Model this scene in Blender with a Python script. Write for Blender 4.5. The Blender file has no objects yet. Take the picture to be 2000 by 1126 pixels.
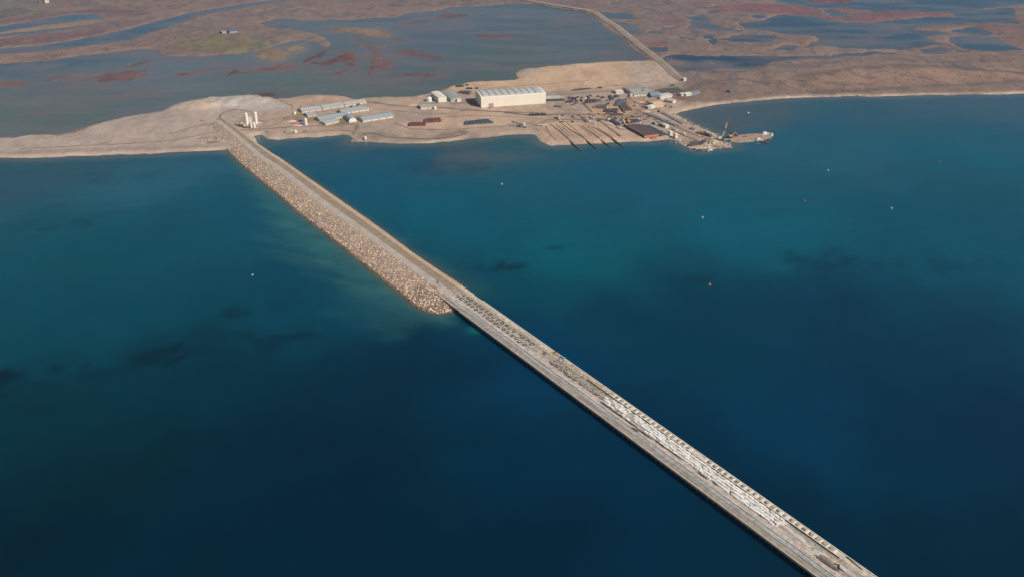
import bpy, math, random
import numpy as np
from mathutils import Vector, Matrix
R = math.radians
rng = np.random.default_rng(7)
random.seed(7)
scene = bpy.context.scene
COL = scene.collection

# ------------------------------------------------------------------ camera, sky, sun, exposure
CAM_H = 400.0
FOCAL = 1800.0                      # focal length in units of a 2000-wide frame
PITCH = math.atan(913 / FOCAL)      # downward tilt
cam_d = bpy.data.cameras.new('camera')
cam_d.sensor_width = 36.0
cam_d.lens = 36.0 * FOCAL / 2000.0
cam_d.clip_start = 1.0
cam_d.clip_end = 30000.0
cam = bpy.data.objects.new('camera', cam_d)
COL.objects.link(cam)
cam.location = (0, 0, CAM_H)
cam.rotation_euler = (math.pi / 2 - PITCH, 0, 0)
scene.camera = cam

SUN_EL, SUN_AZ = R(38), R(127)      # azimuth clockwise from +Y (straight ahead)
world = bpy.data.worlds.new('World')
scene.world = world
world.use_nodes = True
nt = world.node_tree
bg = nt.nodes['Background']
sky = nt.nodes.new('ShaderNodeTexSky')
sky.sky_type = 'NISHITA'
sky.sun_disc = False
sky.sun_elevation = SUN_EL
sky.sun_rotation = SUN_AZ
sky.altitude = 200
sky.air_density = 1.0
sky.dust_density = 1.5
nt.links.new(sky.outputs[0], bg.inputs[0])
bg.inputs[1].default_value = 0.06
sun_d = bpy.data.lights.new('sun', 'SUN')
sun_d.energy = 3.75
sun_d.angle = R(0.5)
sun_d.color = (1.0, 0.93, 0.83)
sun = bpy.data.objects.new('sun', sun_d)
COL.objects.link(sun)
sv = Vector((math.sin(SUN_AZ) * math.cos(SUN_EL), math.cos(SUN_AZ) * math.cos(SUN_EL), math.sin(SUN_EL)))
sun.rotation_euler = sv.to_track_quat('Z', 'Y').to_euler()
sun.location = (300, -300, 600)

scene.view_settings.view_transform = 'Standard'
scene.view_settings.look = 'None'
scene.view_settings.gamma = 1
scene.view_settings.use_curve_mapping = False
scene.view_settings.exposure = 0.15
scene.cycles.use_denoising = True
scene.cycles.max_bounces = 6
scene.cycles.volume_bounces = 0

# ------------------------------------------------------------------ helpers
def at(px, py, z=0.0):
    """where the line of sight through a point of the 2000 x 1126 survey frame meets height z"""
    u, v = (px - 1000) / FOCAL, -(py - 563) / FOCAL
    d = Vector((u, v * math.sin(PITCH) + math.cos(PITCH), v * math.cos(PITCH) - math.sin(PITCH)))
    return d * ((z - CAM_H) / d.z) + Vector((0, 0, CAM_H))

def ats(pts, z=0.0):
    return np.array([at(x, y, z)[:2] for x, y in pts])

def crop(pts, ox, oy, s):
    return [(ox + x / s, oy + y / s) for x, y in pts]

def S(r, g, b, k=1.0):
    f = lambda c: (c / 12.92 if c <= 0.04045 else ((c + 0.055) / 1.055) ** 2.4) * k
    return (f(r / 255), f(g / 255), f(b / 255))

def tag(o, label=None, cat=None, group=None, kind=None):
    if label: o['label'] = label
    if cat: o['category'] = cat
    if group: o['group'] = group
    if kind: o['kind'] = kind
    return o

def empty(name, loc, rz=0.0, label=None, cat=None, group=None):
    o = bpy.data.objects.new(name, None)
    COL.objects.link(o)
    o.empty_display_size = 1.0
    o.location = loc
    o.rotation_euler = (0, 0, rz)
    return tag(o, label, cat, group)

def place(name, me, parent=None, loc=(0, 0, 0), rz=0.0, scale=None):
    o = bpy.data.objects.new(name, me)
    COL.objects.link(o)
    o.location = loc
    o.rotation_euler = (0, 0, rz)
    if scale is not None: o.scale = scale
    if parent: o.parent = parent
    return o

class MB:
    """collects simple shapes and links them as one mesh object"""
    def __init__(s): s.v, s.f, s.c = [], [], []
    def add(s, vs, fs, col=None):
        n = len(s.v)
        s.v += [tuple(p) for p in vs]
        s.f += [tuple(i + n for i in f) for f in fs]
        if col is not None: s.c += [col] * len(vs)
        return s
    def box(s, x0, x1, y0, y1, z0, z1, col=None):
        return s.add([(x0,y0,z0),(x1,y0,z0),(x1,y1,z0),(x0,y1,z0),(x0,y0,z1),(x1,y0,z1),(x1,y1,z1),(x0,y1,z1)],
                     [(0,3,2,1),(4,5,6,7),(0,1,5,4),(1,2,6,5),(2,3,7,6),(3,0,4,7)], col)
    def tube(s, a, b, r0, r1=None, n=8, cap=True, col=None):
        r1 = r0 if r1 is None else r1
        a, b = Vector(a), Vector(b)
        q = (b - a).to_track_quat('Z', 'Y')
        vs, fs = [], []
        for p, r in ((a, r0), (b, r1)):
            for i in range(n):
                t = 2 * math.pi * i / n
                vs.append(p + q @ Vector((r * math.cos(t), r * math.sin(t), 0)))
        for i in range(n):
            j = (i + 1) % n
            fs.append((i, j, n + j, n + i))
        if cap: fs += [tuple(range(n - 1, -1, -1)), tuple(range(n, 2 * n))]
        return s.add(vs, fs, col)
    def lathe(s, prof, n=12, c=(0, 0, 0)):
        vs, fs = [], []
        for r, z in prof:
            for i in range(n):
                t = 2 * math.pi * i / n
                vs.append((c[0] + r * math.cos(t), c[1] + r * math.sin(t), c[2] + z))
        for k in range(len(prof) - 1):
            for i in range(n):
                j = (i + 1) % n
                fs.append((k*n+i, k*n+j, (k+1)*n+j, (k+1)*n+i))
        fs += [tuple(range(n - 1, -1, -1)), tuple((len(prof)-1)*n + i for i in range(n))]
        return s.add(vs, fs)
    def prism(s, poly, z0, z1, col=None):
        n = len(poly)
        vs = [(p[0], p[1], z0) for p in poly] + [(p[0], p[1], z1) for p in poly]
        fs = [tuple(range(n - 1, -1, -1)), tuple(range(n, 2 * n))]
        fs += [(i, (i+1) % n, n + (i+1) % n, n + i) for i in range(n)]
        return s.add(vs, fs, col)
    def mesh(s, name, mat):
        me = bpy.data.meshes.new(name)
        me.from_pydata(s.v, [], s.f)
        if s.c:
            a = me.color_attributes.new('col', 'FLOAT_COLOR', 'POINT')
            arr = np.ones((len(s.v), 4), np.float32); arr[:, :3] = np.array(s.c)[:, :3]
            a.data.foreach_set('color', arr.ravel())
        if mat: me.materials.append(mat)
        me.update()
        return me
    def build(s, name, mat, parent=None, loc=(0, 0, 0), rz=0.0):
        return place(name, s.mesh(name, mat), parent, loc, rz)

MATS = {}
def pm(key, col, var=0.16, scale=0.25, rough=0.85, stretch=(1, 1, 1), dark=None, bump=0.0, attr=None, metal=0.0):
    """procedural material: base colour broken up by two noises, an optional second colour, fine relief"""
    if key in MATS: return MATS[key]
    m = bpy.data.materials.new(key); m.use_nodes = True
    t = m.node_tree; N = t.nodes; L = t.links
    b = N['Principled BSDF']
    b.inputs['Roughness'].default_value = rough
    b.inputs['Metallic'].default_value = metal
    tc = N.new('ShaderNodeTexCoord')
    mp = N.new('ShaderNodeMapping'); mp.inputs['Scale'].default_value = stretch
    L.new(tc.outputs['Object'], mp.inputs['Vector'])
    n1 = N.new('ShaderNodeTexNoise'); n1.inputs['Scale'].default_value = scale; n1.inputs['Detail'].default_value = 6
    n1.inputs['Roughness'].default_value = 0.65
    L.new(mp.outputs[0], n1.inputs['Vector'])
    rmp = N.new('ShaderNodeMapRange')
    rmp.inputs['From Min'].default_value = 0.3; rmp.inputs['From Max'].default_value = 0.7
    rmp.inputs['To Min'].default_value = 1 - var; rmp.inputs['To Max'].default_value = 1 + var
    L.new(n1.outputs[0], rmp.inputs['Value'])
    mul = N.new('ShaderNodeVectorMath'); mul.operation = 'SCALE'
    L.new(rmp.outputs[0], mul.inputs['Scale'])
    if attr:
        at_ = N.new('ShaderNodeAttribute'); at_.attribute_name = attr
        src = at_.outputs['Color']
        L.new(src, mul.inputs[0])
    elif dark:
        n2 = N.new('ShaderNodeTexNoise'); n2.inputs['Scale'].default_value = scale * 0.37; n2.inputs['Detail'].default_value = 5
        L.new(mp.outputs[0], n2.inputs['Vector'])
        cr = N.new('ShaderNodeValToRGB')
        cr.color_ramp.elements[0].position = 0.42; cr.color_ramp.elements[0].color = (*col, 1)
        cr.color_ramp.elements[1].position = 0.62; cr.color_ramp.elements[1].color = (*dark, 1)
        L.new(n2.outputs[0], cr.inputs[0]); L.new(cr.outputs[0], mul.inputs[0])
    else:
        mul.inputs[0].default_value = col
    L.new(mul.outputs[0], b.inputs['Base Color'])
    if bump:
        bp = N.new('ShaderNodeBump'); bp.inputs['Strength'].default_value = bump; bp.inputs['Distance'].default_value = 0.5
        L.new(n1.outputs[0], bp.inputs['Height']); L.new(bp.outputs[0], b.inputs['Normal'])
    MATS[key] = m
    return m

# value noise on arrays
def _h(ix, iy, seed):
    n = (ix.astype(np.int64) * 374761393 + iy.astype(np.int64) * 668265263 + seed * 1274126177) & 0x7fffffff
    n = ((n ^ (n >> 13)) * 1274126177) & 0x7fffffff
    return ((n ^ (n >> 16)) & 0xffff) / 65535.0
def vnoise(x, y, seed=0):
    ix, iy = np.floor(x), np.floor(y)
    fx, fy = x - ix, y - iy
    fx, fy = fx*fx*(3-2*fx), fy*fy*(3-2*fy)
    a, b = _h(ix, iy, seed), _h(ix+1, iy, seed)
    c, d = _h(ix, iy+1, seed), _h(ix+1, iy+1, seed)
    return (a*(1-fx)+b*fx)*(1-fy) + (c*(1-fx)+d*fx)*fy
def fbm(x, y, seed=0, oct=4):
    s = np.zeros_like(x); a, t = 1.0, 0.0
    for k in range(oct):
        s += a * vnoise(x * 2**k, y * 2**k, seed + 17*k); t += a; a *= 0.55
    return s / t            # 0..1, mean .5
def sstep(a, b, x):
    t = np.clip((x - a) / (b - a), 0, 1)
    return t*t*(3-2*t)

def sdf(X, Y, poly, margin=60.0):
    """signed distance, + inside; beyond margin outside it is clamped"""
    poly = np.asarray(poly, float)
    out = np.full(X.shape, -margin)
    x0, y0 = poly.min(0) - margin; x1, y1 = poly.max(0) + margin
    idx = np.nonzero((X > x0) & (X < x1) & (Y > y0) & (Y < y1))
    x, y = X[idx], Y[idx]
    d2 = np.full(x.shape, 1e12); ins = np.zeros(x.shape, bool)
    for i in range(len(poly)):
        ax, ay = poly[i-1]; bx, by = poly[i]
        ex, ey = bx-ax, by-ay
        L2 = ex*ex+ey*ey
        if L2 < 1e-9: continue
        t = np.clip(((x-ax)*ex+(y-ay)*ey)/L2, 0, 1)
        d2 = np.minimum(d2, (x-ax-t*ex)**2+(y-ay-t*ey)**2)
        cr = (ay > y) != (by > y)
        if ey != 0: ins ^= cr & (x < ax + (y-ay)/ey*ex)
    d = np.sqrt(d2)
    out[idx] = np.where(ins, d, -d)
    return out

def grid_mesh(name, X, Y, Z, cols, attr, mats, keep=None, smooth=True):
    ny, nx = X.shape
    v = np.stack([X, Y, Z], -1).reshape(-1, 3)
    i = np.arange(ny*nx).reshape(ny, nx)
    q = np.stack([i[:-1, :-1], i[:-1, 1:], i[1:, 1:], i[1:, :-1]], -1).reshape(-1, 4)
    c = cols.reshape(-1, cols.shape[-1])
    if keep is not None:
        q = q[keep.reshape(-1)]
        used, inv = np.unique(q, return_inverse=True)
        v, c, q = v[used], c[used], inv.reshape(-1, 4)
    me = bpy.data.meshes.new(name)
    me.vertices.add(len(v)); me.vertices.foreach_set('co', v.astype(np.float32).ravel())
    me.loops.add(q.size); me.loops.foreach_set('vertex_index', q.astype(np.int32).ravel())
    me.polygons.add(len(q)); me.polygons.foreach_set('loop_start', np.arange(0, q.size, 4, dtype=np.int32))
    me.polygons.foreach_set('use_smooth', np.full(len(q), smooth))
    a = me.color_attributes.new(attr, 'FLOAT_COLOR', 'POINT')
    cc = np.ones((len(v), 4), np.float32); cc[:, :c.shape[1]] = c
    a.data.foreach_set('color', cc.ravel())
    me.update(calc_edges=True)
    for m in mats: me.materials.append(m)
    return place(name, me)

# ------------------------------------------------------------------ outlines of land and water (survey frame points)
SEA_SHORE = [(-900,345),(-300,322),(0,309),(100,307),(200,304),(260,302),(330,298),(400,295),(437,294),(470,297),(500,290),(503,276),(497,266),(508,264),(520,271),(540,274),
 (560,272),(580,270),(600,268),(625,268),(650,265),(670,262),(680,263),(687,269),(684,274),(686,278),(700,277),(740,279),(780,281),
 (820,281),(860,279),(900,274),(950,269),(1000,264),(1035,262),(1043,264),(1050,272),(1060,279),(1075,284),(1100,284),(1130,283),
 (1160,281),(1190,279),(1220,278),(1260,277),(1290,273),(1310,272),(1325,275),(1335,283),(1350,290),(1357,293),(1380,293),(1400,290),
 (1422,288),(1425,283),(1410,277),(1412,270),(1400,264),(1380,256),(1360,246),(1345,240),(1335,232),(1316,224),(1330,219),(1370,211),
 (1400,205),(1440,201),(1500,195),(1600,190),(1700,189),(1800,187),(1900,185),(2000,183),(2300,178),(2900,165)]
SPIT_NORTH = [(-900,320),(-300,288),(0,269),(50,266),(110,262),(140,253),(170,246),(210,236),(260,226),(310,218),(330,211),(350,202),(390,193),(430,190),
 (500,186),(530,190),(545,194),(570,190),(620,185),(660,186),(680,190),(688,193),(720,190),(760,190),(800,188),(830,185),(860,180),
 (865,172),(900,163),(940,158),(1000,155),(1008,152),(1004,145),(1020,136),(1060,131),(1120,124),(1200,121),(1262,118)]
LAGOON = SPIT_NORTH + [(1240,98),(1220,80),(1203,70),(1178,50),(1160,32),(1146,24),(1100,16),(1050,9),(1000,8),(940,12),(875,15),(850,22),
 (800,25),(775,35),(725,35),(687,39),(650,39),(600,41),(545,36),(507,46),(530,54),(562,57),(612,65),(635,75),(647,87),(641,95),
 (622,90),(615,82),(582,80),(560,84),(537,92),(520,99),(498,103),(410,110),(316,111),(305,98),(264,98),(176,108),(88,120),(0,125),(-300,146),(-900,190)]
C1 = lambda p: crop(p, 0, 0, 3.412)
C4 = lambda p: crop(p, 500, 0, 4.0)
C5 = lambda p: crop(p, 900, 0, 4.0)
C6 = lambda p: crop(p, 1300, 0, 2.857)
POOLS = [
 C1([(-400,350),(0,328),(250,308),(480,275),(680,235),(850,198),(1060,140),(1180,112),(1300,80),(1500,50),(1700,18),(1900,-10),(1950,0),(1650,45),(1480,75),
     (1300,115),(1080,195),(980,225),(870,270),(700,285),(480,318),(250,345),(0,358),(-400,385)]),
 C1([(-300,215),(0,180),(220,140),(480,100),(650,95),(690,122),(500,142),(250,172),(0,212),(-300,240)]),
 C1([(-300,250),(0,232),(200,208),(480,180),(600,165),(470,195),(210,226),(0,244),(-300,262)]),
 C6([(400,130),(550,115),(590,95),(640,85),(800,95),(900,105),(1000,130),(1150,135),(1250,120),(1400,100),(1620,95),(1600,75),(1400,65),
     (1200,60),(1050,55),(800,40),(600,10),(640,0),(580,-60),(2600,-60),(2600,10),(2000,30),(1900,33),(1760,45),(1770,52),(1930,45),(1960,95),(1900,120),
     (1700,130),(1560,140),(1400,150),(1385,165),(1440,172),(1540,175),(1580,190),(1480,200),(1455,215),(1500,235),(1570,242),
     (1450,255),(1320,280),(1100,275),(900,260),(780,260),(870,225),(840,205),(700,190),(560,175),(440,165)]),
 C6([(90,95),(220,85),(250,110),(220,130),(300,150),(420,175),(300,180),(130,150),(150,120)]),
 C6([(300,215),(420,195),(600,200),(640,220),(560,235),(380,230)]),
 C6([(600,280),(680,255),(750,255),(730,280)]),
 C6([(-10,315),(80,308),(300,312),(550,318),(800,315),(980,305),(1200,295),(1300,300),(1000,320),(700,335),(600,340),(540,365),
     (470,380),(330,380),(100,403),(60,385),(-10,340)]),
 C6([(1590,210),(1700,200),(1820,205),(1900,240),(1990,280),(1850,290),(1680,285),(1600,245)]),
 C6([(1600,175),(1720,150),(1850,195),(1700,196)]),
 C6([(1430,280),(1530,265),(1620,275),(1560,300),(1440,298)]),
 C5([(1055,98),(1280,100),(1370,150),(1200,155),(1120,150)]),
 C5([(1170,170),(1380,195),(1390,250),(1290,275),(1215,215)]),
 C5([(1440,370),(1600,365),(1600,400),(1490,415)]),
 C5([(1880,60),(2010,48),(2010,62),(1920,70)]), C5([(1920,92),(2030,80),(2030,100),(1950,105)]),
]
RED, BRN, TAN, MUD = S(116,86,80), S(126,100,90), S(146,120,98), S(114,98,94)
ISLES = [  # outline, colour, height
 (C4([(10,430),(120,390),(210,385),(255,420),(250,460),(180,495),(110,490),(20,450)]), TAN, .9),
 (C4([(245,380),(300,355),(350,360),(395,380),(330,405),(260,405)]), TAN, .8),
 (C4([(595,215),(740,212),(860,225),(960,245),(1050,262),(1030,285),(950,295),(860,285),(780,262),(660,240)]), TAN, .9),
 (C4([(870,440),(960,450),(1030,470),(1085,490),(1050,525),(960,550),(880,575),(900,500)]), RED, .5),
 (C4([(740,330),(830,345),(960,355),(1070,360),(1000,385),(960,400),(1000,430),(1030,470),(900,440),(860,400),(800,360)]), MUD, .4),
 (C4([(980,565),(1100,570),(1200,583),(1330,578),(1470,588),(1330,602),(1210,602),(1080,582)]), RED, .3),
 (C4([(1100,400),(1180,388),(1290,412),(1440,455),(1380,470),(1250,440),(1130,428)]), S(108,84,82), .3),
 (C4([(435,510),(520,475),(620,455),(690,430),(675,395),(740,395),(775,450),(765,520),(700,565),(620,590),(735,530),(720,470),(600,492),(500,518)]), S(122,86,76), .35),
 (C4([(330,500),(440,440),(530,395),(545,420),(450,470),(380,505)]), S(108,88,84), .22),
 (C4([(-60,545),(150,526),(290,512),(300,542),(180,554),(20,562)]), S(118,86,76), .35),
 (C4([(1680,275),(1800,266),(1960,283),(2010,290),(1850,302),(1730,288)]), RED, .4),
 (C4([(1050,185),(1180,163),(1340,156),(1355,176),(1200,192)]), S(112,94,92), .4),
 (C4([(1330,160),(1450,120),(1500,90),(1580,100),(1670,130),(1500,150)]), S(112,98,94), .3),
 (C4([(740,285),(800,272),(900,292),(830,300)]), S(116,94,84), .3),
 (C4([(0,735),(100,725),(200,740),(160,760),(0,752)]), S(100,78,70), .5),
 (C4([(1050,300),(1110,290),(1170,298),(1100,308)]), S(112,96,88), .25),
 (C1([(640,520),(700,490),(850,470),(980,466),(985,490),(880,535),(660,548)]), S(114,86,80), .35),
 (C1([(830,460),(900,425),(1000,412),(960,437)]), S(116,94,86), .3),
 (C1([(1140,500),(1250,488),(1410,466),(1405,482),(1240,517)]), S(122,88,76), .4),
 (C1([(1490,490),(1600,468),(1625,480),(1500,502)]), S(116,88,78), .35),
 (C1([(-60,560),(90,538),(218,548),(200,567),(30,587),(-60,585)]), S(120,94,84), .4),
 (C1([(310,540),(390,490),(520,500),(640,490),(620,540)]), S(112,102,100), .12),
 (C6([(740,-5),(1070,-5),(1000,20),(860,20)]), S(120,84,84), .6),
 (C6([(1250,153),(1280,148),(1310,155),(1280,160)]), S(120,98,94), .3),
 (C6([(20,340),(80,350),(95,362),(30,352)]), TAN, .5), (C6([(240,350),(275,352),(262,368),(238,362)]), TAN, .5),
 (C5([(1180,152),(1370,178),(1380,190),(1200,165)]), TAN, .5), (C5([(1620,480),(1720,495),(1725,510),(1640,492)]), TAN, .5),
 (C6([(1480,205),(1560,200),(1560,225),(1500,228)]), S(118,92,84), .4),
]
# colour areas laid over the land: outline, colour, feather (m)
YARD = [(455,258),(505,262),(520,270),(560,272),(625,268),(670,262),(690,276),(780,281),(900,274),(1035,262),(1075,284),(1290,273),(1350,290),
 (1422,288),(1400,264),(1316,224),(1340,212),(1345,190),(1335,165),(1300,125),(1262,118),(1120,124),(1020,136),(1004,147),(900,163),(862,180),(700,190),(560,192),(470,215)]
AREAS = [
 ([(-900,400),(437,296),(470,300),(520,272),(480,200),(430,188),(330,209),(210,234),(110,260),(0,268),(-900,330)], S(178,158,142), 6),
 ([(0,309),(437,295),(430,285),(300,291),(0,300)], S(160,138,124), 8),
 ([(95,266),(150,252),(165,248),(180,252),(140,262),(110,268)], S(124,106,94), 5),
 (YARD, S(176,151,130), 8),
 ([(330,214),(350,202),(390,193),(430,190),(500,186),(545,194),(540,205),(470,215),(400,222)], S(192,174,158), 8),
 ([(420,200),(500,190),(560,198),(570,210),(530,222),(480,222),(440,212)], S(182,168,156), 8),
 ([(545,194),(620,185),(688,193),(660,200),(590,212),(560,205)], S(180,150,128), 6),
 ([(345,205),(370,198),(420,205),(400,220),(350,222),(325,216)], S(188,164,146), 6),
 ([(390,252),(440,245),(480,258),(470,275),(430,280)], S(182,156,136), 8),
 ([(865,178),(900,163),(1000,155),(1008,140),(1060,131),(1262,118),(1325,160),(1200,172),(1070,180),(920,185)], S(196,164,132), 6),
 ([(1230,122),(1265,119),(1325,160),(1260,170),(1220,150)], S(182,160,138), 12),
 ([(1010,136),(1040,134),(1060,142),(1020,152)], S(172,152,132), 8),
 ([(760,222),(930,214),(1040,225),(1040,232),(960,252),(880,258),(800,250),(750,235)], S(190,160,134), 12),
 ([(730,232),(800,216),(850,220),(850,236),(790,240),(740,256),(700,255)], S(162,142,126), 12),
 ([(840,272),(870,262),(905,256),(925,262),(880,272),(780,282),(760,279)], S(140,120,106), 4),
 ([(700,262),(740,258),(770,270),(860,276),(800,280),(700,277)], S(152,134,118), 6),
 ([(1040,266),(1060,240),(1110,236),(1180,244),(1230,270),(1190,279),(1075,284)], S(190,158,130), 8),
 ([(1140,205),(1220,190),(1280,190),(1300,215),(1250,232),(1170,236)], S(170,142,120), 10),
 ([(1150,215),(1240,205),(1230,230),(1160,234)], S(190,152,116), 8),
 ([(960,203),(1060,200),(1085,208),(960,213)], S(168,142,118), 6),
 ([(1240,205),(1260,203),(1262,210),(1245,212)], S(150,104,88), 6),
 ([(905,198),(935,200),(935,211),(905,206)], S(158,118,98), 6),
 ([(640,232),(705,228),(705,242),(660,246),(640,243)], S(140,124,88), 6),
 ([(583,222),(606,228),(625,240),(600,246),(570,240),(560,232),(575,226)], S(150,124,92), 6),
 ([(1318,226),(1330,219),(1345,200),(1390,196),(1400,203),(1360,213)], S(178,152,130), 5),
 ([(1335,165),(1440,150),(1600,112),(1800,100),(2300,90),(2300,180),(1700,190),(1450,202),(1340,200)], S(136,112,97), 8),
 ([(1500,160),(1700,135),(2300,140),(2300,150),(1800,165),(1600,178)], S(152,121,100), 14),
 ([(1390,150),(1560,140),(1700,120),(2000,118),(1800,112),(1600,120)], S(128,108,96), 14),
 ([(1280,186),(1288,178),(1305,171),(1325,170),(1336,178),(1330,186)], S(86,84,62), 3),
 ([(1290,186),(1335,186),(1350,200),(1300,198)], S(134,102,90), 5),
 (C1([(-300,75),(150,60),(340,55),(250,82),(130,110),(0,138),(-300,160)]), S(122,116,92), 8),
 (C1([(-300,-60),(420,-60),(400,20),(200,50),(-300,70)]), S(120,110,100), 20),
 (C1([(1165,312),(1300,272),(1480,240),(1600,235),(1830,320),(1830,380),(1540,362),(1300,342)]), S(126,118,82), 6),
 (C1([(1550,300),(1640,290),(1640,330),(1560,330)]), S(140,118,86), 8),
 (C1([(-300,180),(200,110),(700,60),(1000,80),(900,120),(650,95),(200,140),(-300,200)]), S(118,92,90), 14),
 (C1([(-300,300),(300,235),(760,190),(700,230),(300,290),(-300,330)]), S(118,92,90), 12),
 (C1([(0,212),(300,175),(700,135),(750,145),(300,195),(0,228)]), S(142,118,100), 5),
 (C1([(-300,420),(0,395),(300,380),(550,350),(1000,310),(1040,330),(600,368),(300,408),(-300,440)]), S(140,116,100), 5),
 (C6([(200,45),(480,25),(830,38),(1400,65),(1640,90),(1250,125),(1100,138),(900,108),(640,85),(500,75),(250,70)]), S(128,88,86), 5),
 (C6([(1385,165),(1560,138),(1960,100),(2400,100),(2400,260),(1990,280),(1850,195),(1700,150),(1500,160)]), S(124,96,88), 10),
 (C6([(1320,285),(1450,252),(1600,238),(1680,285),(1600,275),(1430,282)]), S(124,96,88), 5),
 (C6([(560,175),(700,190),(870,225),(780,258),(550,278),(0,300),(0,285),(500,262),(700,235),(780,222)]), S(136,108,94), 5),
 (C6([(0,90),(150,110),(100,160),(0,150)]), S(126,104,98), 20),
 (C5([(1430,330),(1620,330),(1600,360),(1440,372)]), S(124,88,84), 6),
 (C4([(0,60),(400,60),(900,90),(1000,110),(600,80),(300,75),(0,95)]), S(142,118,104), 8),
]
W_ROAD = [(1332,158),(1318,148),(1300,130),(1278,112),(1255,95),(1235,78),(1215,62),(1200,50),(1180,38),(1165,27),(1150,22),(1120,17),(1080,11),(1040,4),(1000,-3),(940,-10)]
YZ = 2.2      # level of the work yard

def warp(X, Y, a):
    wx = (fbm(X/34, Y/55, 3, 3) - .5) * 2; wy = (fbm(X/34, Y/55, 9, 3) - .5) * 2
    f1 = (fbm(X/11, Y/18, 13, 3) - .5)*a*1.1; f2 = (fbm(X/11, Y/18, 19, 3) - .5)*a*1.6
    return X + wx*a + f1, Y + wy*a*1.6 + f2

def landness(X, Y):
    """metres inland (+) or out over water (-)"""
    Xs, Ys = warp(X, Y, 3.0)
    Xm, Ym = warp(X, Y, 9.0)
    s = np.full(X.shape, 60.0)
    sea = sdf(Xs, Ys, np.vstack([ats(SEA_SHORE), [[9000, -9000], [-9000, -9000]]]))
    s = np.minimum(s, -sea)
    s = np.minimum(s, -sdf(Xs*.5+Xm*.5, Ys*.5+Ym*.5, ats(LAGOON)))
    for i_, p in enumerate(POOLS): s = np.minimum(s, -(sdf(Xs, Ys, ats(p)) if i_ < 3 else sdf(Xm, Ym, ats(p))))
    # small ponds and wet hollows all over the marsh
    pond = (.70 - fbm(X/62, Y/75, 91, 4))*170
    rd = np.full(X.shape, 1e9)
    L = ats(W_ROAD)
    for (ax, ay), (bx, by) in zip(L[:-1], L[1:]):
        t = np.clip(((X-ax)*(bx-ax)+(Y-ay)*(by-ay))/((bx-ax)**2+(by-ay)**2), 0, 1)
        rd = np.minimum(rd, np.hypot(X-ax-t*(bx-ax), Y-ay-t*(by-ay)))
    keep = np.minimum(sstep(40, 20, rd) + sstep(1840, 1760, Y) + sstep(-30, 0, sdf(X, Y, ats(YARD))) + sstep(250, 150, X), 1)*60
    s = np.minimum(s, np.maximum(pond, keep-30))
    return s, sea, Xm, Ym

def relief(X, Y):
    s, sea, Xm, Ym = landness(X, Y)
    yard = sstep(-6, 10, sdf(X, Y, ats(YARD)))
    h = np.where(s > 0, 2.2*sstep(0, 15, s), np.maximum(s*0.16, -5.0))
    marsh = sstep(1520, 1640, Y)*(1-yard)
    h = np.where(s > 0, h*(1-.35*marsh), h)
    h += np.where(s > 4, (fbm(X/22, Y/40, 21, 3)-.5)*1.0*(1-yard)*sstep(4, 20, s), 0)
    n = fbm(X/9, Y/15, 33, 3) - .5
    isl = []
    for p, c, top in ISLES:
        d = sdf(Xm, Ym, ats(p), 25.0) + n*24
        hi = np.clip(d*0.12, -3, top) + n*.15
        isl.append(d)
        h = np.where(s < 0, np.maximum(h, hi), h)
    # spoil heaps
    for p, up in (([(335,214),(350,204),(390,195),(430,191),(500,188),(540,196),(520,208),(430,214),(370,219)], 4.5),
                  ([(560,193),(620,187),(665,188),(685,193),(650,199),(600,205),(570,203)], 2.2)):
        d = sdf(X, Y, ats(p))
        h += up*sstep(0, 22, d)*(0.3+1.4*fbm(X/13, Y/16, 5, 3))
    return h, s, sea, yard, isl, Xm, Ym

def coords(fine0, fine1, step0, step1, outer):
    c = [fine0]; 
    while c[-1] < fine1:
        t = (c[-1]-fine0)/(fine1-fine0); c.append(c[-1]+step0+(step1-step0)*t)
    g = step0*3; lo = []; x = fine0
    while x > outer[0]: x -= g; g *= 1.5; lo.append(x)
    g = step1*3; x = c[-1]; hi = []
    while x < outer[1]: x += g; g *= 1.5; hi.append(x)
    return np.array(lo[::-1] + c + hi)

gx = coords(-1350, 1350, 3.6, 3.6, (-6000, 6000))
gy = coords(1090, 2480, 3.2, 8.0, (-3500, 8000))
GX, GY = np.meshgrid(gx, gy)
H, SL, SEAD, YD, ISL, XM, YM = relief(GX, GY)

# land colours
big = fbm(GX/160, GY/300, 40, 4); mid = fbm(GX/28, GY/60, 41, 4); fin = fbm(GX/7, GY/14, 42, 3)
C = np.zeros(GX.shape + (3,)) + np.array(S(130,110,100))
C = C*(1 - .0*mid[..., None])
k = sstep(.42, .62, big)[..., None]; C = C*(1-k) + np.array(S(136,115,102))*k
k = (sstep(.55, .72, mid)*.7)[..., None]; C = C*(1-k) + np.array(S(112,94,90))*k
k = (sstep(.30, .18, mid*.6+big*.4))[..., None]; C = C*(1-k) + np.array(S(150,124,104))*k
for p, c, fe in AREAS:
    d = sdf(XM, YM, ats(p)) + (mid-.5)*fe*2.2
    k = sstep(-fe, fe, d)[..., None]
    C = C*(1-k) + np.array(c)*k
for (p, c, t), d in zip(ISLES, ISL):
    k = (sstep(-8, 2, d)*(SL < 2))[..., None]
    cc = np.array(c)*(.84+.5*(mid[..., None]-.5))
    C = C*(1-k) + cc*k
    if t > .7:
        k = (sstep(-6, -1, d)*sstep(6, 1, d)*(SL < 2)*.8)[..., None]
        C = C*(1-k) + np.array(S(120,108,80))*k
marshmask = sstep(1500, 1600, GY)*(1-YD)*(SL > 1)
r1 = np.abs(fbm(GX/70, GY/130, 81, 4)-.5); r2 = np.abs(fbm(GX/38, GY/60, 83, 3)-.5)
k = (sstep(.03, .008, r1)*.55*marshmask)[..., None]; C = C*(1-k) + np.array(S(84,82,84))*k
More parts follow.
